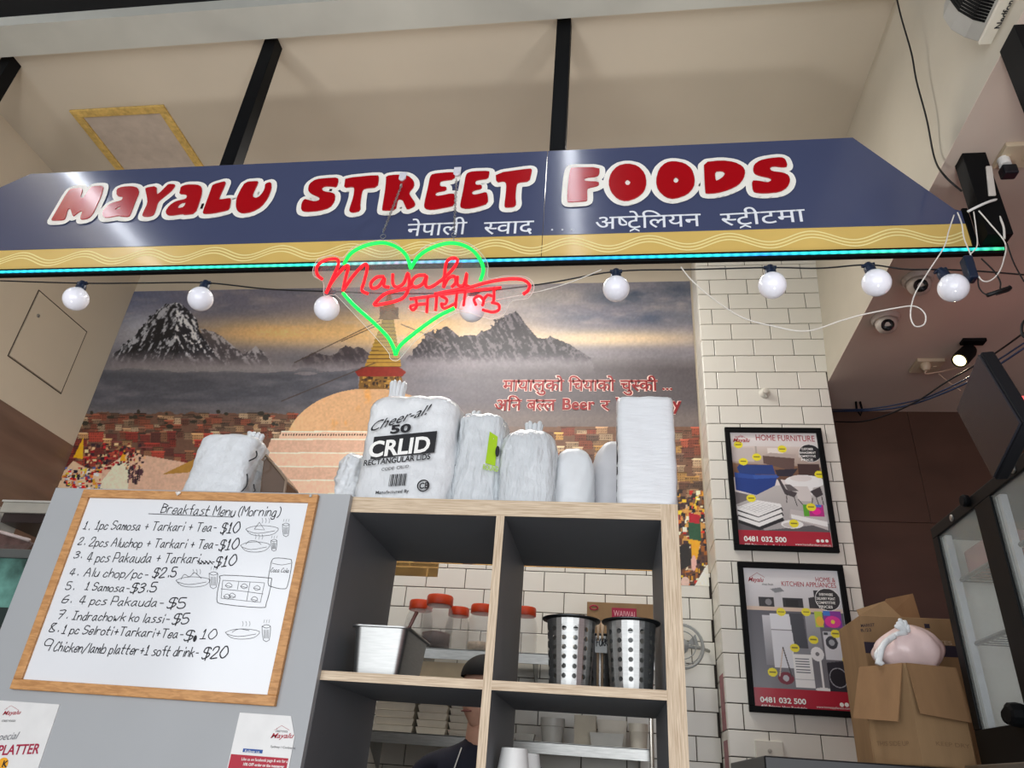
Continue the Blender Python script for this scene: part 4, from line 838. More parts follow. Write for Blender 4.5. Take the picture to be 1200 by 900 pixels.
# printed face of the lid bag
yf = 1.66 - .006
textpx('Cheer-al!', t, INKBK, yf, 434, 506, 505, 484, 11, shear=.5, bold=.004)
textpx('50', t, INKBK, yf, 457, 508, 481, 506, 9.5, bold=.035)
pa, pb = P(434, 538, y=yf), P(509, 530, y=yf); za, zb_ = P(434, 512, y=yf).z, P(509, 505, y=yf).z
MB().prism([(pa.x, yf - .0004, pa.z), (pb.x, yf - .0004, pb.z), (pb.x, yf - .0004, zb_), (pa.x, yf - .0004, za)], (0, .001, 0)).build('printed_panel', INKBK, t)
textpx('CRLID', t, INKWH, yf, 431, 536, 503, 529, 18, bold=.03, lift=.0012)
textpx('RECTANGULAR LIDS', t, INKBK, yf, 426, 546, 504, 538, 6.5, bold=.02); textpx('CODE: CRLID', t, INKBK, yf, 447, 552, 479, 548, 3.5)
mb = MB()
for k in range(13): a = P(455 + k * 1.6, 570 - k * .1, y=yf); b = P(455 + k * 1.6, 556 - k * .1, y=yf); mb.box((a.x, yf - .0006, a.z), (a.x + .0018 * (.5 + (k * 7 % 3) * .4), yf, b.z))
mb.build('barcode', INKBK, t)
a = P(496, 569, y=yf); mb = MB(); mb.tube([a + Vector((.0145 * math.cos(k), 0, .0145 * math.sin(k))) for k in [i * 2 * math.pi / 20 for i in range(20)]], .0016, 5, closed=True); mb.build('round_mark', INKBK, t); textpx('CB', t, INKBK, yf, 491, 573, 502, 572, 7, bold=.03)
textpx('Manufactured By', t, INKBK, yf, 440, 579, 479, 577, 3.6, bold=.01)
t, cx, dm, hw, hd, zt = bag('cup_bag', 'tall cloudy bag of cups with a lime green label and white knot', 533, 591, 491, 1.67, .12, FILMC, GP, sq=2.6, seed=9, crink=.0018, knotpx=(556, 484), shfrac=.10, knotcol=FILM)
LIME = mat('lime_label', 'a8d018', .45, var=.03); yf = 1.672
a = P(569, 543, y=yf); b = P(583, 508, y=yf)
mb = MB(); mb.prism([(a.x, yf - .003, a.z), (b.x, yf + .006, a.z - .004), (b.x, yf + .006, b.z - .006), (a.x + .004, yf - .003, b.z + .004)], (0, .002, 0)); mb.build('label_patch', LIME, t)
mb = MB(); c_ = P(583, 529, y=yf - .001); mb.lathe((c_.x, yf - .0005, c_.z), [(.010, 0), (.010, .002)], 16, (0, -1, 0), .55, 1.5); mb.build('label_emblem', INKBK, t)
textpx('ROUND', t, LIME, yf - .006, 566, 550, 584, 553, 6, bold=.02)
a = P(578, 497, y=yf); MB().lathe((a.x, 1.72, a.z), [(.012, -.006), (.014, 0), (.008, .006)], 14).build('label_top', LIME, t, smooth=True)
bag('tray_bag', 'crumpled clear bag of white trays between the lime-labelled bag and the grey sack', 586, 652, 508, 1.65, .13, FILMC, GP, sq=3.2, seed=14, crink=.0014, knotpx=(626, 494), shfrac=.30)
bag('lid_sack', 'plain rounded pale sack right of the crumpled clear bag', 648, 697, 529, 1.70, .12, mat('pale_sack', 'dfe2e4', .4, var=.02, bump=.15, bscale=10), GP, knot=False, sq=2.6, seed=21, crink=.001, shfrac=.45)
bag('lid_sack', 'dim rounded sack half hidden behind the tall white wrapped stack', 692, 752, 520, 1.76, .12, mat('pale_sack_grey', 'cfcfd2', .4, var=.02, bump=.15, bscale=10), GP, knot=False, sq=2.4, seed=25, crink=.001, shfrac=.6)
t = bag('lid_stack', 'tall square white film-wrapped stack at the right end of the shelf top', 723, 791, 475, 1.61, .13, mat('stack_film', 'e2e5e8', .3, var=.02, bump=.5, bscale=26, stretch=(1, 1, 7), coat=.3), GP, knot=False, sq=9, seed=31, crink=.0011, shfrac=.04)
a = P(723, 590, y=1.66); mbk = MB()
for k, (yy, l) in enumerate(((505, 9), (518, 14), (536, 16), (552, 7), (566, 5), (574, 6), (586, 4))): q = P(724, yy, y=1.64); mbk.box((q.x - .003, 1.63, q.z - l * .001), (q.x + .0012, 1.66, q.z + l * .001))
mbk.build('side_print', INKBK, t[0])
# left group above the whiteboard
t, cx, dm, hw, hd, zt = bag('cup_sleeve', 'white film-wrapped sleeve standing behind the whiteboard with a twisted end', 227, 300, 516, 1.66, .14, film_mat('ribbed_film', 'dde1e4', .3, 1, 34, 1.6), GP, sq=5, seed=41, crink=.0016, taper=.88, lean=.012, shfrac=.07, knotpx=(301, 506), zb=ZT - .03)
yf = 1.655; 
for args in ((292, 540, 301, 533, 10), (282, 577, 290, 560, 14), (293, 579, 298, 572, 8)):
    mb = MB(); q = P(args[0], args[1], y=yf); q2 = P(args[2], args[3], y=yf); ribbon(mb, smooth_line([q, q.lerp(q2, .4) + Vector((.008, 0, .002)), q2, q2 + Vector((-.004, 0, .01))], 4), .004); mb.build('print_mark', INKBK, t)
t = thing('amber_container', 'smoky brown plastic container leaning behind the whiteboard', 'container', tuple(P(322, 577, y=1.72)))
q = [P(307, 580, y=1.70), P(336, 580, y=1.70), P(336, 563, y=1.70), P(329, 553, y=1.70), P(312, 534, y=1.70), P(308, 540, y=1.70)]
q[0].z = q[1].z = ZT - .029
MB().prism(q, (0, .09, 0)).build('body', mat('smoky_brown_plastic', '6e5a4c', .15, var=.05, trans=.25), t, bevel=.006)
MB().tube([Vector(p) + Vector((0, -.003, 0)) for p in q[1:]], .004, 8).build('rim', mat('smoky_rim', '8a7664', .2, var=0), t, smooth=True)

# ------------------------------------------------------------------ things standing in the shelf
pan = thing('steel_pan', 'deep stainless steel food pan in the left cube of the shelf', 'pan', tuple(P(455, 790, y=1.75)))
a = P(427, 740, y=1.72); b = P(489, 740, y=1.72); zt = P(455, 741, y=1.72).z
def pan_mb(x0, x1, y0, y1, z0, z1, tp=.014):
    mb = MB(); n = 6
    def ring(xa, xb, ya, yb, z, r):
        o = []
        for cx_, cy_, s in ((xb - r, yb - r, 0), (xa + r, yb - r, 1), (xa + r, ya + r, 2), (xb - r, ya + r, 3)):
            for k in range(n + 1): an = (s + k / n) * math.pi / 2; o.append((cx_ + r * math.cos(an), cy_ + r * math.sin(an), z))
        return o
    rg = [ring(x0 + tp, x1 - tp, y0 + tp, y1 - tp, z0, .016), ring(x0, x1, y0, y1, z1 - .004, .02), ring(x0 - .007, x1 + .007, y0 - .007, y1 + .007, z1 - .003, .022), ring(x0 - .007, x1 + .007, y0 - .007, y1 + .007, z1, .022), ring(x0 + .002, x1 - .002, y0 + .002, y1 - .002, z1, .018), ring(x0 + tp + .002, x1 - tp - .002, y0 + tp + .002, y1 - tp - .002, z0 + .003, .014)]
    m = len(rg[0]); vs = [p for r in rg for p in r]; fs = []
    for i in range(len(rg) - 1):
        for k in range(m): fs.append((i * m + k, i * m + (k + 1) % m, (i + 1) * m + (k + 1) % m, (i + 1) * m + k))
    fs += [tuple(range(m - 1, -1, -1)), tuple((len(rg) - 1) * m + k for k in range(m))]; return mb.add(vs, fs)
pan_mb(a.x, b.x - .004, 1.64, 1.86, ZM1, zt, .010).build('body', STEEL, pan, smooth='auto')
MB().tube([Vector((b.x - .03, 1.70, zt - .03)), Vector((b.x + .004, 1.68, zt + .042))], [.003, .0045], 8).build('spoon_handle', mat('dark_handle', '5c3a34', .4), pan, smooth=True)
# perforated cutlery cylinders
def cyl_proto(name, r0, r1, h, nc=13, nr=6):
    t = thing(name, '', 'container', (0, 0, 0), 'perforated steel cutlery cylinders on the shelf'); mb = MB()
    def pt(a, z): f = z / h; r = r0 + (r1 - r0) * f; return (r * math.cos(a), r * math.sin(a), z)
    zz0 = h * .10; ch = (h * .80) / nr
    for c in range(nc * 2):
        a0 = 2 * math.pi * c / (nc * 2); a1 = 2 * math.pi * (c + 1) / (nc * 2)
        mb.add([pt(a0, 0), pt(a1, 0), pt(a1, zz0), pt(a0, zz0)], [(0, 1, 2, 3)]); mb.add([pt(a0, h * .9), pt(a1, h * .9), pt(a1, h), pt(a0, h)], [(0, 1, 2, 3)])
        for r in range(nr):
            za = zz0 + r * ch; zb2 = za + ch
            if c % 2: mb.add([pt(a0, za), pt(a1, za), pt(a1, zb2), pt(a0, zb2)], [(0, 1, 2, 3)]); continue
            am, zm = (a0 + a1) / 2, (za + zb2) / 2; ra = (a1 - a0) * .45; rz = ra * (r0 + r1) / 2
            cor = [(a0, za), (am, za), (a1, za), (a1, zm), (a1, zb2), (am, zb2), (a0, zb2), (a0, zm)]
            inn = [(am + ra * math.cos(q), zm + rz * math.sin(q)) for q in [(-135 + 45 * k) * math.pi / 180 for k in range(8)]]
            mb.add([pt(*q) for q in cor] + [pt(*q) for q in inn], [(k, (k + 1) % 8, 8 + (k + 1) % 8, 8 + k) for k in range(8)])
    mb.build('wall', STEEL, t, smooth=True)
    MB().lathe((0, 0, 0), [(r0 - .003, .001), (r0 - .003, .003)], 32).build('base', mat('cylinder_base', '3c3d3f', .5, .6), t)
    MB().lathe((0, 0, 0), [(r1 - .003, h - .004), (r1 - .001, h - .002), (r1 + .010, h), (r1 + .011, h + .003), (r1 + .002, h + .004), (r1 - .003, h)], 40, cap=False).build('rim', mat('dark_steel_rim', '57595a', .3, 1), t, smooth=True)
    return t
za = P(668, 728, y=1.70).z - ZM1
q = P(668, 790, y=1.70); c1 = cyl_proto('cutlery_cylinder', .045, .0550, za); c1.location = (q.x, 1.70, ZM1); c1['label'] = 'perforated steel cutlery cylinder nearest the shelf divider'
q = P(741, 790, y=1.70); c2 = dup(c1, (q.x - .002, 1.70, ZM1), 'perforated steel cutlery cylinder nearest the right side of the shelf', (0, 0, .2))
q = P(704, 790, y=1.82); c3 = dup(c1, (q.x - .001, 1.835, ZM1), 'narrow perforated cylinder marked FORK standing between two wider ones')
c3.scale = (.60, .60, .99); c3.location.y = 1.875
q = P(699, 756, y=1.755); tag(MB().box((q.x - .004, 1.7825, q.z - .012), (q.x + .024, 1.784, q.z + .014)).build('fork_label', mat('paper_tag', 'd0d2d0', .5), None), 'small white paper tag reading FORK on the middle cylinder', 'tag')
pen('FORK', bpy.data.objects['fork_label'], INK, 1.781, 699, 757, 712, 757, 8, w=.002)
WOODH = mat('pale_wood_handle', 'd8b896', .5, var=.08)
for i, (px, py, dd, h_) in enumerate(((683, 724, 1.70, .03), (689, 726, 1.71, .02), (701, 727, 1.83, .02), (706, 729, 1.835, .016))):
    q = P(px, py, y=dd)
    tag(MB().lathe((q.x, dd, ZM1 + .004), [(.003, 0), (.003, q.z - ZM1 - .03), (.006, q.z - ZM1 - .016), (.0065, q.z - ZM1 - .006), (.003, q.z - ZM1)], 10).build('wooden_utensil', WOODH, None, smooth=True),
        ['wooden handle sticking up at the right rim of the left cylinder', 'lower wooden handle beside it in the left cylinder', 'wooden handle at the left of the narrow FORK cylinder', 'wooden handle at the right of the narrow FORK cylinder'][i], 'utensil', 'wooden handles in the cutlery cylinders')
# paper cups on the bottom board of the right cube
t = thing('paper_cup_stack', 'stack of white paper cups at the bottom of the right cube', 'cups', tuple(P(603, 900, y=1.70)))
q = P(603, 877, y=1.70); z1 = q.z; z0 = ZBt + T38 + .0005; mb = MB(); hh = z1 - z0
mb.lathe((q.x, 1.70, z0), [(.040, 0), (.0385, .008)] + [(.0385 + (.0025 if k % 2 else 0) - k * .0003, .01 + k * (hh - .07) / 12) for k in range(12)] + [(.037, hh - .06), (.0275, hh), (.0245, hh), (.024, hh - .003)], 32); mb.build('cups', WHITEP, t, smooth='auto')
q = P(617, 881, y=1.74); MB().lathe((q.x, 1.76, z0), [(.036, 0), (.035, hh - .06), (.026, hh - .006), (.023, hh - .006)], 28).build('rear_cups', WHITEP, t, smooth='auto')

# ------------------------------------------------------------------ kitchen wall shelves and stock
DK0, DK1 = 3.30, 3.60
ZK1 = P(562, 762, y=DK0).z; ZK0 = P(545, 863, y=DK0).z
def wshelf(name, label, x0, x1, z):
    t = thing(name, label, 'shelf', ((x0 + x1) / 2, 3.6, z), 'steel shelves on the kitchen wall')
    MB().box((x0, DK0, z - .004), (x1, DK1, z)).build('deck', STEELD, t); MB().box((x0, DK0, z - .045), (x1, DK0 + .003, z)).build('front_lip', STEELD, t, bevel=.001)
    for k in range(3): xx = x0 + .05 + (x1 - x0 - .1) * k / 2; MB().prism([(xx, DK0 + .03, z - .004), (xx, DK1, z - .004), (xx, DK1, z - .16)], (.004, 0, 0)).build('bracket', STEELD, t)
    return t
wshelf('wall_shelf', 'upper steel wall shelf carrying the orange-lidded jars', -.90, .20, ZK1); wshelf('wall_shelf', 'lower steel wall shelf carrying plates and containers', -1.10, .16, ZK0)
tag(MB().box((-.87, DK0 + .02, ZK1 - .13), (-.55, DK0 + .05, ZK1 - .055)).build('shelf_valance', mat('pale_timber_valance', 'cfc0a0', .5, var=.04)), 'pale strip fixed below the upper kitchen shelf', 'strip')
tag(MB().box((-.60, DK0 + .012, ZK1 - .20), (-.46, DK0 + .018, ZK1 - .06)).build('checked_cloth', mat('checked_cloth', 'aeb6c4', .8, var=.15, scale=120)), 'pale blue checked cloth hanging below the upper kitchen shelf', 'cloth')
JARB = mat('clear_jar_plastic', 'cfd2d2', .08, var=0, alpha=.12); LID = mat('orange_red_lid', 'c8431f', .4, var=.05); CONT = mat('dark_spice', '42221c', .7, var=.3, scale=80, bump=.8, bscale=60)
CONT2 = mat('pale_contents', 'b9a690', .8, var=.2, scale=60)
def jar_proto():
    t = thing('jar', '', 'jar', (0, 0, 0), 'clear jars with orange lids on the kitchen shelf')
    K_ = 1.3
    MB().lathe((0, 0, 0), [(.050, 0), (.056, .008), (.056, .05), (.053, .056), (.056, .062), (.056, .115), (.052, .14), (.043, .165), (.041, .18), (.038, .18), (.040, .165), (.049, .138), (.053, .115), (.053, .01), (.0, .006)], 28, (0, 0, 1), K_, K_, cap=False).build('body', JARB, t, smooth=True)
    MB().lathe((0, 0, 0), [(.046, .165), (.0475, .168), (.0475, .196), (.045, .202), (.0, .204)], 28, (0, 0, 1), K_, K_).build('lid', LID, t, smooth='auto')
    return t
jp = jar_proto(); first = True
for i, (px, yt, dd, s, lab) in enumerate(((510, 698, 3.37, 1.0, 'largest orange-lidded jar, one third full of dark spice'), (488, 704, 3.49, .93, 'orange-lidded jar behind and left of the spice jar'), (534, 712, 3.47, .80, 'short orange-lidded jar right of the spice jar'),
                            (562, 709, 3.39, .87, 'orange-lidded jar beside the shelf divider'), (613, 712, 3.38, .84, 'orange-lidded jar just right of the shelf divider'), (589, 712, 3.42, .84, 'orange-lidded jar hidden behind the divider'))):
    q = P(px, 755, y=dd); zt = P(px, yt, y=dd).z; sc = (zt - ZK1) / .204
    if i == 5: continue
    o = jp if first else dup(jp, (0, 0, 0), ''); first = False
    o.location = (q.x, dd, ZK1 + .0005); o.scale = (s, s, sc); o['label'] = lab
    if i in (0, 1, 3):
        hgt = .05 if i == 0 else .03; MB().lathe((q.x, dd, ZK1 + .012), [(.062 * s, 0), (.064 * s, hgt * sc), (.04 * s, hgt * sc * 1.12), (0, hgt * sc * 1.1)], 22).build('spice' if i == 0 else 'contents', CONT if i == 0 else CONT2, None, smooth=True)
        oo = bpy.context.scene.collection.objects[-1]; tag(oo, ['dark dried spice in the largest jar', 'pale contents of the jar behind the spice jar', '', 'pale contents of the jar beside the divider'][i], 'food')
noodle = thing('noodle_carton', 'brown carton with a crimson WAI WAI panel on the upper kitchen shelf', 'box', tuple(P(728, 738, y=3.42)))
a = P(688, 705, y=3.40); b = P(766, 709, y=3.40); MB().box((a.x, 3.40, ZK1 + .0005), (b.x, 3.58, a.z)).build('carton', CARD, noodle, bevel=.002)
c_ = P(717, 712, y=3.399); d = P(746, 726, y=3.399); MB().box((c_.x, 3.3985, d.z), (d.x, 3.3995, c_.z)).build('printed_panel', MAG, noodle, bevel=.0003)
textpx('WAIWAI', noodle, mat('pink_print', 'e0a0a8', .5, var=0), 3.398, 719, 722, 744, 724, 7, bold=.01)
c_ = P(696, 712, y=3.399); MB().tube([c_ + Vector((.018 * math.cos(k), 0, .010 * math.sin(k))) for k in [i * 2 * math.pi / 16 for i in range(16)]], .003, 5, closed=True).build('oval_mark', MAG, noodle)
# lower shelf stock
def stack(name, label, xa, xb, yt, dd, dp, n, m, cat='containers', g='containers on the lower kitchen shelf', rnd=False):
    A = P(xa, 850, y=dd).x; B = P(xb, 850, y=dd).x; zt = P((xa + xb) / 2, yt, y=dd).z; h = (zt - ZK0 - .001) / n; t = thing(name, label, cat, ((A + B) / 2, dd, ZK0), g)
    for k in range(n):
        z = ZK0 + .001 + k * h; mb = MB()
        if rnd: mb.lathe(((A + B) / 2, dd + (B - A) / 2, z), [((B - A) / 2 * .82, 0), ((B - A) / 2 * .95, h * .6), ((B - A) / 2, h * .62), ((B - A) / 2, h * .92)], 20)
        else: mb.hexa([(A + .008, dd + .008, z), (B - .008, dd + .008, z), (B - .008, dd + dp - .008, z), (A + .008, dd + dp - .008, z)], [(A, dd, z + h * .94), (B, dd, z + h * .94), (B, dd + dp, z + h * .94), (A, dd + dp, z + h * .94)])
        mb.build('container', m, t, smooth='auto' if rnd else False)
    return t
BONE = mat('bone_foam', 'cfc9bb', .5, var=.04); CLR = mat('cloudy_plastic', 'b9b9b4', .3, var=.05, alpha=.8)
stack('container_stack', 'left stack of bone-coloured containers on the lower kitchen shelf', 436, 484, 815, 3.36, .18, 5, BONE); stack('container_stack', 'right stack of bone-coloured containers beside the worker', 487, 523, 818, 3.36, .18, 5, BONE); stack('container_stack', 'third stack of bone-coloured containers behind the worker', 525, 560, 822, 3.40, .16, 5, BONE)
stack('glass_row', 'row of small clear glasses at the left end seen through the right cube', 603, 627, 859, 3.38, .06, 1, CLR); stack('plastic_tub', 'tall cloudy plastic tub on the lower kitchen shelf', 632, 661, 838, 3.37, .12, 1, CLR, rnd=True); stack('plate_stack', 'stack of ribbed foam plates beside the tall tub', 672, 699, 838, 3.38, .12, 14, BONE)
stack('lunch_box', 'flat clear lunch box right of the plate stack', 691, 731, 858, 3.34, .14, 1, CLR); stack('white_tub', 'white tub standing behind the flat lunch box', 700, 735, 842, 3.47, .10, 1, BONE); stack('storage_jar', 'tall pale jar at the right end of the lower kitchen shelf', 737, 760, 845, 3.36, .10, 1, BONE, rnd=True)
for i, px in enumerate((763,)):
    q = P(px, 840, y=3.25); tag(MB().tube([(q.x, 3.25, .0), (q.x, 3.25, ZK1 - .045)], .009, 12).build('shelf_upright', STEEL, None, smooth=True), 'thin steel upright beside the right end of the kitchen shelves', 'pole')
# wall fan seen past the shelf edge
fan = thing('wall_fan', 'grey wall fan ring on the tiles right of the shelf', 'fan', tuple(P(800, 757, y=3.55)))
c_ = P(799, 757, y=3.50); FG = mat('fan_grey', 'a7aaa8', .4, var=.03); mb = MB()
for rr, yo in ((.095, 0), (.085, -.02), (.06, -.03)): mb.tube([c_ + Vector((rr * math.cos(k), yo, rr * math.sin(k))) for k in [i * 2 * math.pi / 28 for i in range(28)]], .006 if rr > .09 else .0025, 6, closed=True)
mb.build('guard', FG, fan, smooth=True); MB().lathe(c_, [(.03, -.02), (.032, .02), (.02, .04)], 16, (0, 1, 0)).build('motor', FG, fan, smooth=True)
MB().tube([c_, c_ + Vector((.09, .03, .0)), c_ + Vector((.13, .10, .0))], .008, 8).build('arm', FG, fan, smooth=True)
for k in range(3):
    an = k * 2.09 + .4; MB().prism([c_ + Vector((.02 * math.cos(an), -.01, .02 * math.sin(an))), c_ + Vector((.075 * math.cos(an - .35), -.004, .075 * math.sin(an - .35))), c_ + Vector((.08 * math.cos(an + .3), -.016, .08 * math.sin(an + .3)))], (0, .002, 0)).build('blade', FG, fan)
strip = thing('red_label_strip', 'narrow worn red label strip on the side of the tiled pier', 'label', (XR - .004, 3.5, E0 + .3))
for za, zb_ in ((P(850, 857, x=XR).z + .004, P(846, 790, x=XR).z), (P(852, 935, x=XR).z, P(850, 868, x=XR).z)):
    MB().box((XR - .0012, 3.425, za), (XR - .0004, 3.545, zb_)).build('label_sheet', mat('faded_red_label', '9b4a55', .4, var=.25, scale=25), strip)

# ------------------------------------------------------------------ posters on the tiled pier
YP = DP - .0008
def poster(name, label, cor, paint, parts):
    (xa, xb, za, zb_) = cor; t = thing(name, label, 'poster', ((xa + xb) / 2, DP, za), 'framed posters on the tiled pier'); f_ = .024
    for (a, b, c_, d) in ((xa, xb, zb_ - f_, zb_), (xa, xb, za, za + f_), (xa, xa + f_, za + f_, zb_ - f_), (xb - f_, xb, za + f_, zb_ - f_)): MB().box((a, YP - .02, c_), (b, YP, d)).build('frame', BLACK, t, bevel=.002)
    printed('printed_picture', (xa + f_, YP - .004, za + f_), (xb - xa - 2 * f_, 0, 0), (0, 0, zb_ - za - 2 * f_), 200, 280, paint, vcol_mat(name + '_ink', .4, .2), t, 1.25)
    MB().box((xa + .01, YP - .003, za + .01), (xb - .01, YP - .0005, zb_ - .01)).build('backing', BLACK, t)
    parts(t); return t
def grad(p, m, y0, y1, c0, c1):
    k = np.clip((p.Y - y0) / (y1 - y0), 0, 1)[..., None]; p.c = np.where(m[..., None], np.array(c0) * (1 - k) + np.array(c1) * k, p.c)
def paint_p1(u, v, w):  # picture space 0..100 x 0..140 downward
    p = Painter(u * 100, (1 - v) * 140, (206, 198, 196)); F = p.fill; Q = p.poly
    grad(p, p.rect(0, 18, 100, 45), 18, 45, (196, 184, 178), (150, 132, 120)); F(p.rect(0, 20, 26, 38), (182, 172, 168)); F(p.rect(28, 16, 30, 38), (160, 150, 144)); F(p.rect(42, 20, 60, 34), (212, 204, 198))
    grad(p, Q([(0, 40), (100, 44), (100, 62), (0, 58)]), 40, 60, (128, 96, 74), (92, 66, 54)); F(Q([(36, 30), (45, 27), (72, 30), (70, 46), (64, 48), (36, 40)]), (92, 72, 68)); F(Q([(36, 30), (45, 26), (74, 28), (72, 33)]), (168, 154, 148)); F(Q([(74, 40), (98, 40), (98, 58), (74, 54)]), (66, 48, 46))
    F(Q([(5, 46), (8, 42), (46, 42), (48, 54), (8, 54)]), (36, 58, 116)); F(Q([(2, 52), (22, 54), (50, 56), (46, 68), (24, 80), (2, 74)]), (30, 56, 124)); F(Q([(22, 55), (54, 54), (50, 58), (24, 60)]), (52, 84, 158)); F(Q([(2, 52), (22, 55), (24, 60), (2, 58)]), (44, 74, 146)); F(Q([(48, 48), (74, 46), (66, 56), (50, 56)]), (44, 40, 52))
    grad(p, Q([(24, 80), (46, 68), (100, 60), (100, 122), (0, 122), (0, 76)]), 64, 122, (178, 174, 172), (150, 146, 148)); F(Q([(0, 76), (24, 82), (0, 92)]), (104, 98, 100))
    F(p.ell(80, 62, 22, 8), (226, 222, 220)); F(p.ell(76, 58, 12, 4), (206, 200, 198)); F(Q([(68, 68), (86, 68), (84, 86), (70, 86)]), (196, 190, 188)); F(Q([(82, 68), (88, 68), (86, 80)]), (230, 228, 226))
    F(Q([(50, 60), (53, 60), (58, 72), (70, 76), (66, 82), (56, 78)]), (66, 60, 64)); F(Q([(84, 74), (96, 68), (98, 78), (90, 82)]), (58, 52, 56)); F(Q([(57, 66), (63, 66), (72, 74), (60, 74)]), (92, 86, 88))
    for a, b, c_, d in ((58, 78, 57, 88), (66, 82, 68, 92), (70, 84, 74, 90), (86, 82, 84, 92), (96, 80, 97, 90), (90, 82, 92, 92)): F(p.line(a, b, c_, d, .9), (30, 26, 30))
    F(Q([(0, 104), (30, 122), (100, 112), (100, 122), (0, 122)]), (84, 80, 84))
    for k in range(3):
        y = 94 + k * 6; F(Q([(2, y + 2), (24, y + 9), (50, y - 2), (52, y + 4), (24, y + 16), (2, y + 8)]), (28, 28, 34)); F(Q([(2, y), (24, y + 7), (50, y - 4), (51, y), (24, y + 12), (2, y + 4)]), (230, 230, 228))
    F(Q([(2, 95), (24, 86), (50, 90), (48, 95), (24, 103)]), (222, 222, 222))
    for k in range(7): F(p.line(6 + k * 6, 94 - k * .5, 22 + k * 4, 101 - k * 1.2, .5), (180, 180, 182)); F(p.line(4 + k * 4, 96 + k, 24 + k * 4, 87 + k, .5), (180, 180, 182))
    F(Q([(60, 96), (98, 102), (98, 120), (58, 106)]), (176, 170, 170)); F(Q([(60, 102), (98, 110), (98, 116), (60, 107)]), (232, 230, 230)); F(p.rect(78, 90, 96, 104), (166, 40, 120)); F(p.rect(74, 90, 80, 104), (80, 150, 40)); F(p.ell(88, 98, 5, 4), (214, 30, 140)); F(p.rect(84, 90, 94, 93), (70, 100, 190)); F(p.ell(60, 114, 12, 5), (220, 216, 216)); F(p.ell(58, 115, 8, 3), (186, 180, 180))
    grad(p, p.rect(0, 0, 100, 18), 0, 18, (216, 212, 212), (200, 194, 192)); F(p.rect(0, 122, 100, 141), (158, 20, 44))
    for x, y in ((9, 16), (13, 38), (29, 32), (59, 21), (97, 53), (18, 84), (83, 93), (62, 113)): F(p.ell(x, y, 5.2, 4.7), (222, 204, 44)); F(p.rect(x - 3.4, y - .9, x + 3.4, y + .6), (120, 110, 40))
    F(p.ell(90, 26, 12.5, 11.5), (226, 226, 226)); F(p.ell(90, 26, 12, 11), (34, 34, 38))
    return p.c
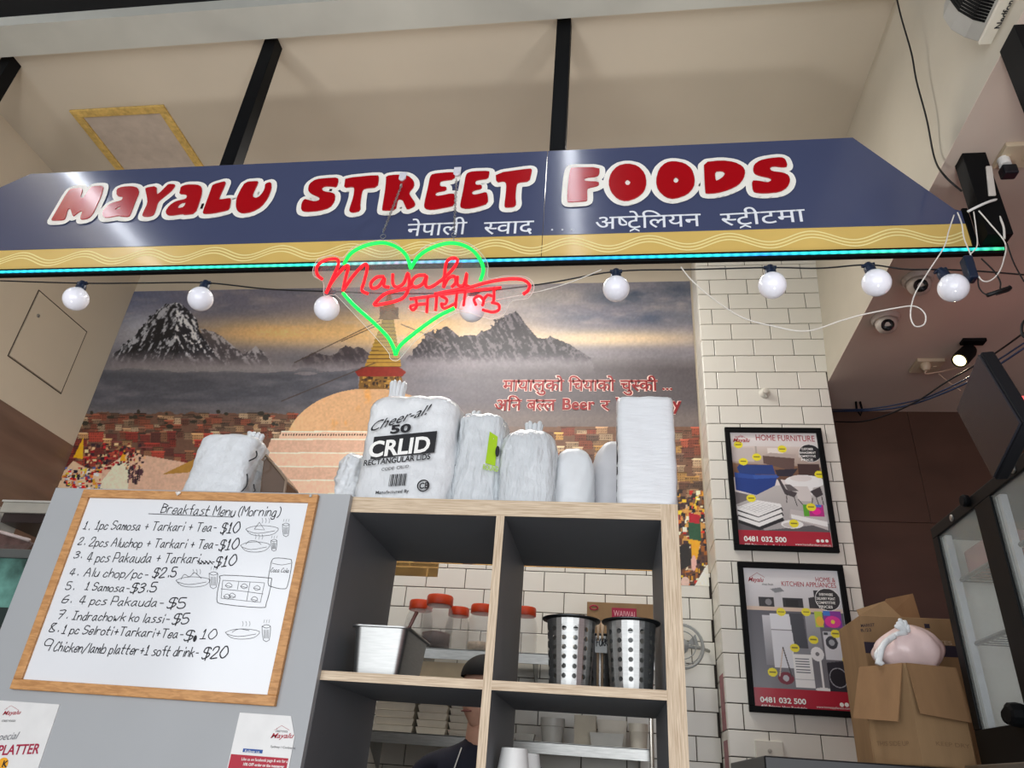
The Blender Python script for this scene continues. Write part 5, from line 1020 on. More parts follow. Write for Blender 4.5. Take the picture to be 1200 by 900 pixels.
def paint_p2(u, v, w):
    p = Painter(u * 100, (1 - v) * 140, (204, 204, 206)); F = p.fill; Q = p.poly
    grad(p, p.rect(0, 18, 100, 44), 18, 44, (196, 196, 200), (180, 178, 180)); F(p.rect(0, 41, 100, 45), (196, 176, 160)); grad(p, p.rect(0, 45, 100, 123), 45, 123, (84, 84, 92), (112, 112, 118))
    F(p.rect(14, 31, 30, 41), (40, 40, 44)); F(p.ell(24, 36, 3.4, 3.4), (120, 120, 124)); F(p.rect(31, 22, 38, 41), (182, 182, 186)); F(Q([(27, 22), (38, 20), (42, 24), (32, 26)]), (120, 122, 126)); F(p.rect(39, 31, 60, 41), (36, 36, 40)); F(p.rect(42, 33, 55, 40), (18, 18, 22)); F(Q([(66, 30), (76, 28), (80, 41), (66, 41)]), (44, 42, 46)); F(p.rect(72, 22, 82, 40), (34, 34, 38))
    grad(p, p.rect(16, 50, 26, 100), 50, 100, (190, 190, 196), (120, 120, 126)); F(p.rect(24, 48, 46, 64), (206, 208, 214)); F(p.rect(24, 65, 50, 102), (200, 202, 208)); F(p.rect(24, 64, 46, 65), (120, 120, 124)); F(Q([(44, 47), (58, 47), (60, 86), (46, 80)]), (58, 60, 68)); grad(p, p.rect(60, 47, 74, 92), 47, 92, (150, 152, 158), (120, 122, 128))
    F(p.ell(34, 112, 8, 6), (110, 36, 52)); F(p.ell(34, 112, 3, 3), (170, 170, 176)); F(p.line(28, 110, 34, 82, 1.2), (186, 170, 160)); F(p.line(34, 82, 40, 110, 1.2), (60, 56, 60))
    F(p.rect(43, 86, 62, 120), (216, 218, 224)); [F(p.rect(45, 92 + k * 2.6, 59, 93 + k * 2.6), (90, 94, 104)) for k in range(6)]; F(p.rect(43, 112, 62, 112.8), (150, 154, 160)); F(Q([(46, 82), (60, 82), (62, 88), (44, 88)]), (120, 122, 128))
    F(p.ell(68, 87, 6.5, 7), (214, 214, 216)); F(p.ell(68, 87, 2, 2), (110, 110, 114)); F(p.rect(69, 92, 71, 120), (224, 224, 226)); F(p.ell(70, 121, 8, 1.8), (224, 224, 226))
    F(p.rect(76, 64, 93, 92), (196, 198, 204)); F(p.ell(84, 75, 6, 6.5), (50, 52, 60)); F(p.ell(84, 75, 3, 3), (150, 154, 160)); F(p.rect(76, 64, 93, 68), (176, 178, 184)); F(p.rect(77, 65, 81, 67.5), (50, 52, 60))
    F(Q([(76, 95), (98, 92), (99, 122), (76, 122)]), (34, 34, 44)); F(p.ell(86, 109, 9, 9.5), (150, 152, 160)); F(p.ell(86, 109, 8.2, 8.7), (26, 26, 34)); F(p.rect(70, 44, 78, 60), (170, 190, 60)); F(p.ell(75, 54, 4, 5), (230, 170, 60)); F(p.rect(79, 43, 97, 60), (120, 40, 140)); F(p.ell(88, 54, 8, 6), (206, 40, 140)); F(p.ell(88, 54, 2, 2), (240, 190, 60)); F(p.rect(79, 43, 86, 48), (50, 110, 190))
    grad(p, p.rect(0, 0, 100, 18), 0, 18, (212, 212, 214), (200, 200, 202)); F(p.rect(0, 122, 100, 141), (158, 20, 44))
    for x, y in ((36, 46), (62, 45), (46, 82), (66, 73), (89, 66), (97, 91), (21, 107)): F(p.ell(x, y, 4.8, 4.2), (222, 204, 44)); F(p.rect(x - 3.2, y - .8, x + 3.2, y + .5), (120, 110, 40))
    F(p.ell(86, 31, 13, 12), (226, 226, 226)); F(p.ell(86, 31, 12.4, 11.4), (34, 34, 38))
    return p.c
p1c = (P(848.5, 502, y=DP).x, P(961, 503, y=DP).x, P(862, 645, y=DP).z, P(848.5, 502.3, y=DP).z)
p2c = (P(863.3, 659, y=DP).x, P(986.5, 665, y=DP).x, P(879, 834.4, y=DP).z, P(863.3, 659.3, y=DP).z)
YT = YP - .0045
def pparts1(t):
    textpx('HOME FURNITURE', t, INKRED, YT, 886, 516, 955, 517.5, 6.8, bold=0)
    textpx('0481 032 500', t, INKWH, YT, 872, 634, 922, 635.5, 5.8, bold=.03); textpx('400 Princes Hwy Rockdale', t, INKWH, YT, 872.5, 639.5, 923, 642, 3.0, bold=.01)
    textpx('www.homefurniture.com.au', t, INKWH, YT, 932, 639, 974, 640.5, 2.6); textpx('Mayalu', t, INKRED, YT, 859, 518, 879, 518, 4.5, shear=.35, bold=.012); textpx('HOME', t, INKRED, YT, 861, 513, 871, 513, 2.2); logo(t, YT - .001, 868, 517, .55)
    for i, s in enumerate(('CUSTOMER', 'MANAGEMENT', 'COMPETITIVE', 'PRICE')): textpx(s, t, INKWH, YT, 936 + (3 if i in (0, 3) else 0), 527.5 + i * 4.2, 956 - (3 if i in (0, 3) else 0), 527.7 + i * 4.2, 2.6, bold=.02)
    mb = MB()
    for x in (958.5, 963.7, 969): q = P(x, 634, y=YT); mb.lathe((q.x, YT, q.z), [(.0075, 0), (.0075, .0008)], 12, (0, -1, 0))
    mb.build('social_icons', INKWH, t)
def pparts2(t):
    textpx('HOME &', t, INKRED, YT, 956, 681.5, 979, 682.5, 5.2, bold=0); textpx('KITCHEN APPLIANCES', t, INKRED, YT, 916, 686.5, 980, 689, 5.6, bold=0)
    textpx('0481 032 500', t, INKWH, YT, 891, 822.5, 945, 825.5, 6.2, bold=.03); textpx('400 Princes Hwy Rockdale', t, INKWH, YT, 892, 828.5, 946, 832, 3.2, bold=.01)
    textpx('www.homeappliances.com.au', t, INKWH, YT, 957, 829.5, 1001, 832, 2.6); textpx('Mayalu', t, INKRED, YT, 877, 681, 895, 682, 5, shear=.35, bold=.012); textpx('street foods', t, INK, YT, 893, 685.5, 906, 686, 2.4); logo(t, YT - .001, 887, 679, .6)
    for i, s in enumerate(('EVERYWHERE', 'DELIVERY POINT', 'COMPETITIVE', 'PRICES')): textpx(s, t, INKWH, YT, 957 + (3 if i in (0, 3) else 0), 698 + i * 4.8, 979 - (3 if i in (0, 3) else 0), 698.6 + i * 4.8, 3, bold=.02)
    mb = MB()
    for x in (986.5, 992.3, 998): q = P(x, 826, y=YT); mb.lathe((q.x, YT, q.z), [(.0085, 0), (.0085, .0008)], 12, (0, -1, 0))
    mb.build('social_icons', INKWH, t)
poster('furniture_poster', 'black-framed HOME FURNITURE poster, the upper one on the tiled pier', p1c, paint_p1, pparts1)
poster('appliance_poster', 'black-framed HOME AND KITCHEN APPLIANCES poster, the lower one on the pier', p2c, paint_p2, pparts2)
t = thing('wall_plate', 'square cream switch plate on the tiles below the lower poster', 'switch', tuple(P(902, 880, y=DP))); a = P(884, 867, y=DP); b = P(919, 892, y=DP)
MB().box((a.x, DP - .012, b.z), (b.x, DP - .0006, a.z)).build('plate', mat('cream_plastic', 'd8d4c8', .4, var=.02), t, bevel=.003); q = P(902, 880, y=DP - .012); MB().lathe((q.x, DP - .012, q.z), [(.008, 0), (.008, .004), (.005, .005)], 14, (0, -1, 0)).build('knob', mat('plate_knob', 'a8a49a', .4), t)
q = P(896, 461, y=DP); t = thing('wall_hook', 'small round cream hook on the tiles above the upper poster', 'hook', tuple(q)); MB().lathe((q.x, DP - .001, q.z), [(.028, 0), (.028, .006), (.018, .014), (.014, .03), (.010, .032)], 18, (0, -1, 0)).build('base', mat('cream_plastic', 'd8d4c8'), t, smooth='auto')
MB().tube([(q.x, DP - .02, q.z - .01), (q.x + .004, DP - .022, q.z - .035)], .004, 8).build('peg', mat('plate_knob', 'a8a49a'), t)

# ------------------------------------------------------------------ soffit fittings
def cctv(px, py, lab, first=None):
    q = P(px, py, z=ZS - .02)
    if first: return dup(first, (q.x, q.y, ZS - .004), lab)
    t = thing('dome_camera', lab, 'security camera', (q.x, q.y, ZS - .004), 'white dome cameras under the soffit')
    MB().lathe((q.x, q.y, ZS - .004), [(.060, 0), (.060, -.012), (.052, -.022)], 26).build('base', mat('camera_shell', 'b9afa6', .4), t, smooth='auto')
    ey = MB().lathe((q.x, q.y, ZS - .004), [(.046, -.02), (.045, -.04), (.036, -.062), (.018, -.074), (0, -.077)], 26).build('eyeball', mat('camera_shell', 'b9afa6'), t, smooth=True)
    a = Vector((-.25, -.85, -.5)).normalized(); c_ = Vector((q.x, q.y, ZS - .044))
    MB().lathe(c_ + a * .030, [(.026, 0), (.026, .012), (.022, .014), (.012, .010)], 20, a).build('lens', mat('lens_black', '121214', .2), ey, smooth='auto'); return t
cc = cctv(1038, 376, 'dome camera on the soffit nearest the tiled pier'); cctv(1076, 330, 'dome camera on the soffit beside the rightmost bulb', cc)
def outlet(px, py, lab, sx_=.062, sy_=.058):
    q = P(px, py, z=ZS - .01); t = thing('power_outlet', lab, 'outlet', (q.x, q.y, ZS - .004), 'cream power outlets on the soffit'); M_ = mat('outlet_cream', 'cbbba0', .4, var=.03)
    pt_ = MB().box((q.x - sx_, q.y - sy_, ZS - .022), (q.x + sx_, q.y + sy_, ZS - .004)).build('plate', M_, t, bevel=.003)
    for k in (-.03, .03): MB().box((q.x + k - .008, q.y - .012, ZS - .026), (q.x + k + .008, q.y + .014, ZS - .022)).build('switch', M_, pt_, bevel=.001)
    return t, q
t, q = outlet(1086, 428, 'power outlet with a white plug beside the small spotlight')
MB().lathe((q.x - .02, q.y - .03, ZS - .022), [(.022, 0), (.022, -.02), (.012, -.035)], 14).build('plug', mat('outlet_cream', 'cbbba0'), t, smooth='auto')
cable('outlet_lead', [Vector((q.x - .02, q.y - .03, ZS - .055)), P(1085, 438, z=ZS - .07), P(1100, 436, z=ZS - .06), P(1118, 432, z=ZS - .06), P(1137, 427, z=ZS - .08)], .0035, mat('cream_lead', 'c8b09a', .5, var=0), 'cream lead from the ceiling outlet towards the black screen')
cable('outlet_lead', [P(1100, 438, z=ZS - .05), P(1112, 448, z=ZS - .09), P(1126, 458, z=ZS - .15)], .003, mat('cream_lead', 'c8b09a'), 'second cream lead curving down behind the black screen')
t, q = outlet(1190, 181, 'power outlet with a black adaptor at the right frame edge', .05, .05)
c_ = P(1180, 199, z=ZS - .07); MB().lathe((c_.x, c_.y, ZS - .022), [(.018, 0), (.018, -.03)], 12).build('plug', WHITEP, t, smooth='auto')
c_ = P(1181, 199, z=ZS - .06); MB().box((c_.x - .022, c_.y - .018, ZS - .088), (c_.x + .022, c_.y + .018, ZS - .050)).build('adaptor', mat('navy_black_plastic', '14151d', .4), t, bevel=.005)
q = P(1158, 208, y=1.87); t = thing('white_dongle', 'white connector block taped beside the right end post', 'connector', (q.x, 1.87, q.z)); a = P(1154, 197, y=1.87); b = P(1166, 231, y=1.87)
MB().hexa([(b.x - .022, 1.86, b.z), (b.x, 1.86, b.z), (b.x, 1.885, b.z), (b.x - .022, 1.885, b.z)], [(a.x, 1.86, a.z), (a.x + .018, 1.86, a.z), (a.x + .018, 1.885, a.z), (a.x, 1.885, a.z)]).build('block', mat('dongle_white', 'cfcac2', .4), t, bevel=.002)
MB().tube(smooth_line([P(1134, 248, y=1.855), P(1148, 241, y=1.85), P(1160, 236, y=1.855), P(1168, 234, y=1.87)], 4), .0042, 8).build('cable_tie', WHITEP, t, smooth=True)
cable('white_lead', [P(1166, 235, y=1.87), P(1170, 250, y=1.87), P(1176, 266, y=1.86), P(1177, 280, y=1.86)], .0035, WC, 'white lead falling from the connector along the end post')
# spotlight
q = P(1143, 400, z=ZS - .01); t = thing('track_spotlight', 'small black spotlight lit warm white under the soffit', 'spotlight', (q.x, q.y, ZS - .004))
MB().box((q.x - .06, q.y - .022, ZS - .02), (q.x + .04, q.y + .022, ZS - .004)).build('mount', BLACK, t, bevel=.003)
a = Vector(P(1137, 410, z=ZS - .04)); b = Vector(P(1124, 423, z=ZS - .12)); dr = (b - a).normalized()
MB().lathe(a, [(.028, 0), (.034, .02), (.036, (b - a).length * .9), (.034, (b - a).length), (.028, (b - a).length - .006)], 20, dr).build('head', BLACK, t, smooth='auto')
MB().lathe(a + dr * ((b - a).length - .004), [(.027, 0), (.024, .004), (.0, .006)], 16, dr).build('bulb', mat('warm_spot_bulb', 'ffe6a8', .4, var=0, emit=6), t, smooth=True)
l = bpy.data.lights.new('spot_light', 'SPOT'); l.energy = 3; l.color = (1, .82, .55); l.spot_size = 1.6; l.shadow_soft_size = .03; lo = bpy.data.objects.new('spot_light', l); COL.objects.link(lo); lo.location = a + dr * ((b - a).length + .01); lo.rotation_euler = dr.to_track_quat('-Z', 'Y').to_euler()
# cable bundle
g_ = 'dark cables strung below the soffit'
for i, (pp, r_, m_, lab) in enumerate((([(975, 482), (1020, 481), (1060, 476), (1100, 463), (1150, 440), (1200, 408)], .0042, mat('blue_cable', '20304e', .5, var=0), 'blue cable strung from the pier top to the frame edge'), ([(975, 480), (1020, 479), (1070, 470), (1100, 460), (1150, 434), (1200, 402)], .0036, mat('blue_cable', '20304e'), 'upper blue cable running beside the first one'), ([(978, 494), (1010, 494), (1040, 486), (1075, 470), (1110, 447), (1160, 418), (1200, 390)], .0038, CB, 'black cable sagging across the brown wall top'))):
    pts = []
    for k, (a, b) in enumerate(pp): f = k / (len(pp) - 1); pts.append(P(a, b, y=3.66 - f * 1.0))
    cable('overhead_cable', pts, r_, m_, lab, group=g_)
q = P(1006, 474, z=ZS - .02); tag(MB().tube([(q.x - .01, q.y, ZS - .004), (q.x - .014, q.y, ZS - .05), (q.x + .0, q.y, ZS - .085), (q.x + .014, q.y, ZS - .05), (q.x + .01, q.y, ZS - .004)], .006, 8).build('cable_hook', BLACK, None, smooth=True), 'black hook holding the cables at the pier corner', 'hook')
cable('black_lead', [P(1204, 372, y=2.0), P(1198, 380, y=2.0), P(1198, 392, y=2.0), P(1205, 398, y=2.0)], .004, CB, 'loop of black cable at the right frame edge')
# black screen
A = P(1122, 480, y=1.66); C_ = P(1166, 563, y=1.60); best = None
for db in np.linspace(1.0, 1.9, 91):
    B = P(1149, 412, y=db); s = abs((B - A).normalized().dot((C_ - A).normalized()))
    if best is None or s < best[0]: best = (s, B, db)
B = best[1]; e1 = (B - A); e2 = C_ - A; nrm = e1.cross(e2).normalized()
if nrm.dot(Vector((0, 0, EYE)) - A) > 0: nrm = -nrm
th = nrm * .028; e1 = e1.normalized() * max(e1.length, .12)
scr = thing('black_screen', 'tilted black screen hanging above the glass cabinet', 'screen', tuple(A))
SCRM = mat('black_screen_back', '131418', .5, var=.03, spec=.2)
MB().hexa([A, A + e2, A + e2 + e1, A + e1], [A + th, A + e2 + th, A + e2 + e1 + th, A + e1 + th]).build('panel', SCRM, scr, bevel=.004)
MB().hexa([A - th * .18 + e1 * .03 + e2 * .02, A - th * .18 + e1 * .03 + e2 * .98, A - th * .18 + e1 * .97 + e2 * .98, A - th * .18 + e1 * .97 + e2 * .02], [A + e1 * .03 + e2 * .02, A + e1 * .03 + e2 * .98, A + e1 * .97 + e2 * .98, A + e1 * .97 + e2 * .02]).build('bezel', mat('dark_glass_face', '202128', .25, var=0), scr)
# air curtain on the bulkhead
ac = thing('air_curtain', 'white air curtain unit on the bulkhead at the top right corner', 'air conditioner', (1.02, 1.2, E0 + 2.1)); AW = mat('ivory_plastic', 'd8d2c4', .4, var=.03); AG = mat('grey_plastic', 'a5a39c', .5, var=.03)
# profile (x, z) seen end-on; the unit runs towards the viewer
yE = 1.52; c0 = P(1145, 49, y=yE)
prof = [(c0.x, c0.z), (c0.x + .022, c0.z - .004), (c0.x + .16, c0.z - .002), (c0.x + .18, c0.z + .02), (c0.x + .18, c0.z + .22), (c0.x - .02, c0.z + .22), (c0.x - .055, c0.z + .18), (c0.x - .07, c0.z + .12), (c0.x - .06, c0.z + .06), (c0.x - .03, c0.z + .02)]
MB().prism([(a, yE, b) for a, b in prof], (0, -.75, 0)).build('housing', AG, ac, bevel=.004)
MB().box((c0.x + .002, yE - .75, c0.z - .012), (c0.x + .062, yE + .002, c0.z + .0)).build('front_strip', AW, ac, bevel=.002)
MB().box((c0.x + .078, yE - .75, c0.z - .010), (c0.x + .092, yE + .001, c0.z + .0)).build('louvre', AW, ac, bevel=.001); MB().box((c0.x + .108, yE - .75, c0.z - .014), (c0.x + .122, yE + .001, c0.z + .0)).build('louvre', AW, ac, bevel=.001)
MB().box((c0.x + .062, yE - .012, c0.z - .010), (c0.x + .14, yE + .002, c0.z + .0)).build('end_lip', AW, ac)
MB().box((c0.x + .064, yE - .74, c0.z - .0045), (c0.x + .138, yE - .012, c0.z - .0035)).build('outlet_slot', BLACK, ac)
mb = MB()
for k in range(44):
    yy = yE - .06 - k * .0095
    mb.prism([(c0.x - .004, yy, c0.z + .006 - .004), (c0.x - .032, yy, c0.z + .024 - .005), (c0.x - .062, yy, c0.z + .062), (c0.x - .074, yy, c0.z + .12), (c0.x - .060, yy, c0.z + .18)][::-1] + [(c0.x - .050, yy, c0.z + .17), (c0.x - .060, yy, c0.z + .12), (c0.x - .05, yy, c0.z + .065), (c0.x - .02, yy, c0.z + .03)], (0, -.0078, 0))
mb.build('intake_grille', BLACK, ac)
text('Nedfon', ac, INKBK, (c0.x + .040, yE - .05, c0.z - .0125), (0, -.085, 0), (-.018, 0, 0), bold=.02, lift=.0008)
# door frame post at right edge
a = P(1171.5, 62, y=1.485); tag(MB().box((a.x, 1.40, 0), (a.x + .05, 1.485, ZS - .004)).build('door_post', BLACK, None, bevel=.002), 'black door frame post at the upper right frame edge', 'post')
tag(MB().box((a.x + .05, 1.43, 0), (a.x + .75, 1.44, ZS - .004)).build('door_glass', GLASS), 'glass leaf beside the black door frame post', 'glass')

# ------------------------------------------------------------------ right side: cartons, glass cabinet
ZF = E0 + .108
tag(MB().box((.405, 2.26, 0), (.92, 2.9, ZF)).build('black_appliance', mat('black_enamel', '16161a', .3, var=.02), None, bevel=.004), 'black appliance top at the bottom edge below the cartons', 'appliance')
c1_ = P(1082, 898, y=2.30); cart = thing('open_carton', 'open brown carton with flaps folded down, in front of the other carton', 'box', (c1_.x, 2.30, ZF + .0005))
c2_ = P(1064, 777, y=2.30); zt = c2_.z; zb = ZF + .0008
# footprint: corner towards the viewer
Cn = Vector((c1_.x, 2.30, 0)); Lf = Vector((P(1017, 850, y=2.42).x, 2.42, 0)); Rt = Vector((P(1138, 850, y=2.33).x, 2.345, 0)); Bk = Lf + Rt - Cn
def wall(a, b, z0, z1, n_, name='side', m=CARD, th=.005):
    d = (b - a).normalized(); nn = Vector((-d.y, d.x, 0)) * th
    return MB().hexa([a + Vector((0, 0, z0)), b + Vector((0, 0, z0)), b + nn + Vector((0, 0, z0)), a + nn + Vector((0, 0, z0))], [a + Vector((0, 0, z1)), b + Vector((0, 0, z1)), b + nn + Vector((0, 0, z1)), a + nn + Vector((0, 0, z1))]).build(name, m, n_)
wall(Lf, Cn, zb, zt, cart); wall(Cn, Rt, zb, zt, cart); wall(Rt, Bk, zb, zt, cart); wall(Bk, Lf, zb, zt, cart)
MB().prism([(p.x, p.y, zb) for p in (Lf, Cn, Rt, Bk)], (0, 0, .004)).build('bottom', CARD, cart)
def flap(a, b, drop, spread, skew=0):
    d = (b - a).normalized(); o_ = Vector((d.y, -d.x, 0)); z = Vector((0, 0, 1))
    p = [a + z * zt + d * .004, b + z * zt - d * .004, b + z * (zt - drop) + o_ * spread - d * .004 + d * skew, a + z * (zt - drop * (.92)) + o_ * spread + d * .004 + d * skew]
    return MB().prism([q + o_ * .001 for q in p], o_ * .004).build('flap', CARDD, cart)
flap(Lf, Cn, .155, .035, -.02); flap(Cn, Rt, .145, .02)
c_ = [P(1014, 845, y=2.36)]
for s in ((1024, 866, 1052, 864, 3.5, 'GREEN VALLEY'), (1092, 873, 1130, 872, 3.5, 'FRESH PRODUCE'), (1094, 880, 1128, 880, 3.5, 'SYDNEY')):
    pass
d_ = (Rt - Cn).normalized(); text('KEEP DRY', cart, mat('faded_box_print', '7c6044', .8, var=0), Cn + d_ * .05 + Vector((0, 0, zb + .055)), d_ * .10, Vector((0, 0, .010)), lift=.0008)
d_ = (Cn - Lf).normalized(); text('THIS SIDE UP', cart, mat('faded_box_print', '7c6044'), Lf + d_ * .02 + Vector((0, 0, zb + .05)), d_ * .10, Vector((0, 0, .012)), lift=.0008)
# rear carton
car2 = thing('printed_carton', 'taller brown carton with a dark purple stripe behind the plastic bag', 'box', tuple(P(1060, 780, y=2.62)))
yb2 = 2.62; a = P(1006, 714, y=yb2); b = P(1117, 722, y=yb2); zt2 = P(1080, 724, y=yb2).z
MB().box((a.x, yb2, ZF + .0005), (b.x, yb2 + .26, zt2)).build('body', CARD, car2, bevel=.002)
f1 = P(1006, 713, y=yb2); f2 = P(1040, 702, y=yb2); 
MB().prism([(a.x, yb2 + .004, zt2), (P(1058, 727, y=yb2).x, yb2 + .004, zt2), (P(1040, 703, y=yb2).x, yb2 + .03, f2.z), (a.x, yb2 + .02, f1.z)], (0, .004, 0)).build('flap', CARD, car2)
MB().prism([(P(1050, 725, y=yb2).x, yb2 + .255, zt2), (b.x, yb2 + .255, zt2), (b.x - .005, yb2 + .28, P(1108, 697, y=yb2 + .28).z), (P(1038, 700, y=yb2 + .28).x, yb2 + .28, P(1040, 702, y=yb2 + .28).z)], (0, .004, 0)).build('flap', CARDD, car2)
PUR = mat('dark_purple_print', '2b2233', .7, var=.05); z1_ = P(1010, 752, y=yb2).z; z0_ = P(1010, 765, y=yb2).z
MB().box((a.x + .001, yb2 - .001, z0_), (b.x - .001, yb2 + .001, z1_)).build('stripe', PUR, car2)
textpx('TES', car2, mat('pale_box_print', 'b9a38a', .8, var=0), yb2 - .001, 1100, 755, 1116, 756, 4.5, bold=.02); textpx('MARKET', car2, PUR, yb2, 1009, 735, 1025, 734, 3.6, bold=.01); textpx('B./23', car2, PUR, yb2, 1009, 740.5, 1021, 740, 3.6, bold=.01)
MB().box((P(1083, 732, y=yb2).x, yb2 - .001, P(1083, 736, y=yb2).z), (P(1089, 732, y=yb2).x, yb2 + .001, P(1083, 731, y=yb2).z)).build('print_mark', PUR, car2)
# plastic bag with pink contents
PB = mat('pink_tinged_bag', 'e8cfcc', .3, var=.06, scale=10, bump=.6, bscale=16, coat=.3); t = thing('plastic_bag', 'knotted white plastic bag with pink contents on the open carton', 'bag', tuple(P(1065, 778, y=2.42)))
c_ = P(1068, 758, y=2.42); vs = []; fs = []; NU, NV = 44, 24; rs = np.random.RandomState(8)
A_ = P(1024, 775, y=2.42); B_ = P(1107, 775, y=2.42); T_ = P(1072, 731, y=2.42); hw = (B_.x - A_.x) / 2; cx = (A_.x + B_.x) / 2; zb3 = P(1065, 779, y=2.42).z - .012; hh = T_.z - zb3
for i in range(NV + 1):
    f = i / NV; s = math.sin(math.pi * min(1, .18 + .82 * f) ) ** .6 if f < 1 else 0.02; s = max(s, .02)
    for k in range(NU):
        an = 2 * math.pi * k / NU; cr_ = 1 + .05 * math.sin(7 * an + 5 * f) + .035 * math.sin(13 * an - 6 * f) * f
        x = cx + (hw * s * cr_) * math.cos(an) + (.012 * f); vs.append((x, 2.43 + .07 * s * cr_ * math.sin(an), zb3 + hh * (f ** .9) * (1 - .18 * (math.cos(an) < 0) * abs(math.cos(an)) * s)))
for i in range(NV):
    for k in range(NU): fs.append((i * NU + k, i * NU + (k + 1) % NU, (i + 1) * NU + (k + 1) % NU, (i + 1) * NU + k))
fs += [tuple(range(NU - 1, -1, -1)), tuple(NV * NU + k for k in range(NU))]; MB().add(vs, fs).build('bag_body', PB, t, smooth=True)
mb = MB(); k0 = P(1060, 736, y=2.37)
for j, (ax, az) in enumerate(((-.012, .028), (.004, .024), (-.03, .004), (.012, .008), (-.022, .016), (-.045, -.03))): mb.tube([k0 + Vector((.012, .01, -.012)), k0 + Vector((ax * .5, -.004, az * .5)), k0 + Vector((ax, 0, az))], [.012, .007, .009], 7)
mb.build('knot', FILM, t, smooth=True, sub=1)
mb = MB()
for j in range(3): a = P(1035 - j * 4, 756 + j * 5, y=2.36); mb.tube(smooth_line([P(1048, 745, y=2.37), a, P(1029 + 3 * j, 779, y=2.355)], 5), [.009 - j * .001] * 11, 7)
mb.build('handle_strips', FILM, t, smooth=True)

# steel bench and glass cabinet
tag(MB().box((.94, 1.50, ZF - .03), (2.2, 2.34, ZF + .012)).build('steel_bench', STEEL, None, bevel=.003), 'steel bench edge under the glass cabinet', 'bench')
XG = .968; gc = thing('glass_cabinet', 'black-framed glass display cabinet at the right edge of the picture', 'cabinet', (1.25, 1.5, ZF + .013)); z0 = ZF + .0125; z1 = E0 + .768; y1 = 2.30; y0 = 1.50; XG2 = 1.62
FR = mat('black_cabinet_frame', '0b0c0e', .5, var=.03, spec=.18); AL = mat('pale_aluminium', 'b9c2c8', .35, .3, var=.04)
MB().box((XG, y0, z0), (XG2, y1, z0 + .085)).build('base', FR, gc, bevel=.003)
MB().box((XG, y0, z1 - .035), (XG2, y1, z1)).build('top', FR, gc, bevel=.003)
posts = [(2.262, 2.30), (1.915, 2.005), (1.50, 1.56)]
for a, b in posts:
    MB().box((XG, a, z0 + .085), (XG + .03, b, z1 - .035)).build('post', FR, gc, bevel=.002); MB().box((XG2 - .03, a, z0 + .085), (XG2, b, z1 - .035)).build('post', FR, gc)
for (a, b) in ((2.005, 2.262), (1.56, 1.915)):
    MB().box((XG + .006, a, z0 + .085), (XG + .010, b, z1 - .035)).build('glass_pane', GLASS, gc); MB().box((XG + .012, b - .026, z0 + .085), (XG + .030, b - .0015, z1 - .04)).build('inner_strip', AL, gc)
    MB().box((XG + .012, b - .012, z0 + .085), (XG + .014, b - .010, z1 - .04)).build('seal_line', BLACK, gc)
MB().box((XG2 - .004, y0, z0 + .085), (XG2, y1, z1 - .035)).build('reflection_panel', mat('reflection_white', 'c6c6be', .4, var=.1, scale=4), gc); MB().box((XG + .03, y1 - .006, z0 + .085), (XG2 - .03, y1 - .002, z1 - .035)).build('reflection_panel', mat('reflection_white', 'c6c6be'), gc)  # pale sheets added in place of the white reflections that brighten the interior
for zz in (z0 + .30, z0 + .475):
    mb = MB(); mb.tube([(XG + .03, y0 + .05, zz), (XG + .03, y1 - .04, zz)], .007, 6); mb.tube([(XG2 - .03, y0 + .05, zz), (XG2 - .03, y1 - .04, zz)], .003, 6)
    for k in range(24): yy = y0 + .06 + k * .03; mb.tube([(XG + .03, yy, zz), (XG2 - .03, yy, zz)], .0018, 5)
    mb.build('wire_shelf', mat('dark_wire', '4a4c4e', .4, .5), gc)
for px, py in ((1116, 607), (1188, 550)): q = P(px, py, x=XG); MB().lathe((XG - .0005, q.y, q.z), [(.010, 0), (.010, .003), (.006, .005)], 14, (-1, 0, 0)).build('screw', STEEL, gc)
q = P(1134, 587, x=XG); MB().lathe((XG, q.y, q.z), [(.016, 0), (.018, .01), (.014, .016)], 16, (-1, 0, 0)).build('knob', BLACK, gc, smooth='auto')
q = P(1186, 838, x=XG - .02); mb = MB(); mb.lathe((XG, q.y + .025, q.z), [(.017, 0), (.019, .012), (.019, .024), (.014, .028)], 8, (-1, 0, 0)); mb.lathe((XG, q.y - .012, q.z), [(.026, 0), (.028, .012), (.026, .032), (.018, .036)], 10, (-1, 0, 0)); mb.build('latch', BLACK, gc)
card = thing('price_card', 'curled pale paper strip inside the glass cabinet', 'paper', (1.3, 2.15, z0 + .086)); MB().box((1.20, 2.10, z0 + .086), (1.205, 2.20, z0 + .29)).build('strip', mat('pale_grey_card', 'b9bab6', .6, var=.05), card)
tag(MB().box((1.30, 2.02, z0 + .086), (1.56, 2.24, z0 + .29)).build('foam_tray_box', mat('pale_foam_tray', 'b4b2aa', .6, var=.08), None, bevel=.01), 'pale box on the floor of the glass cabinet', 'box')
tag(MB().box((1.02, 2.02, z0 + .482), (1.30, 2.24, z0 + .56)).build('pink_packet', mat('dusky_pink_packet', '8c5c62', .5, var=.1), None, bevel=.006), 'dusky pink packet on the top shelf of the glass cabinet', 'packet')
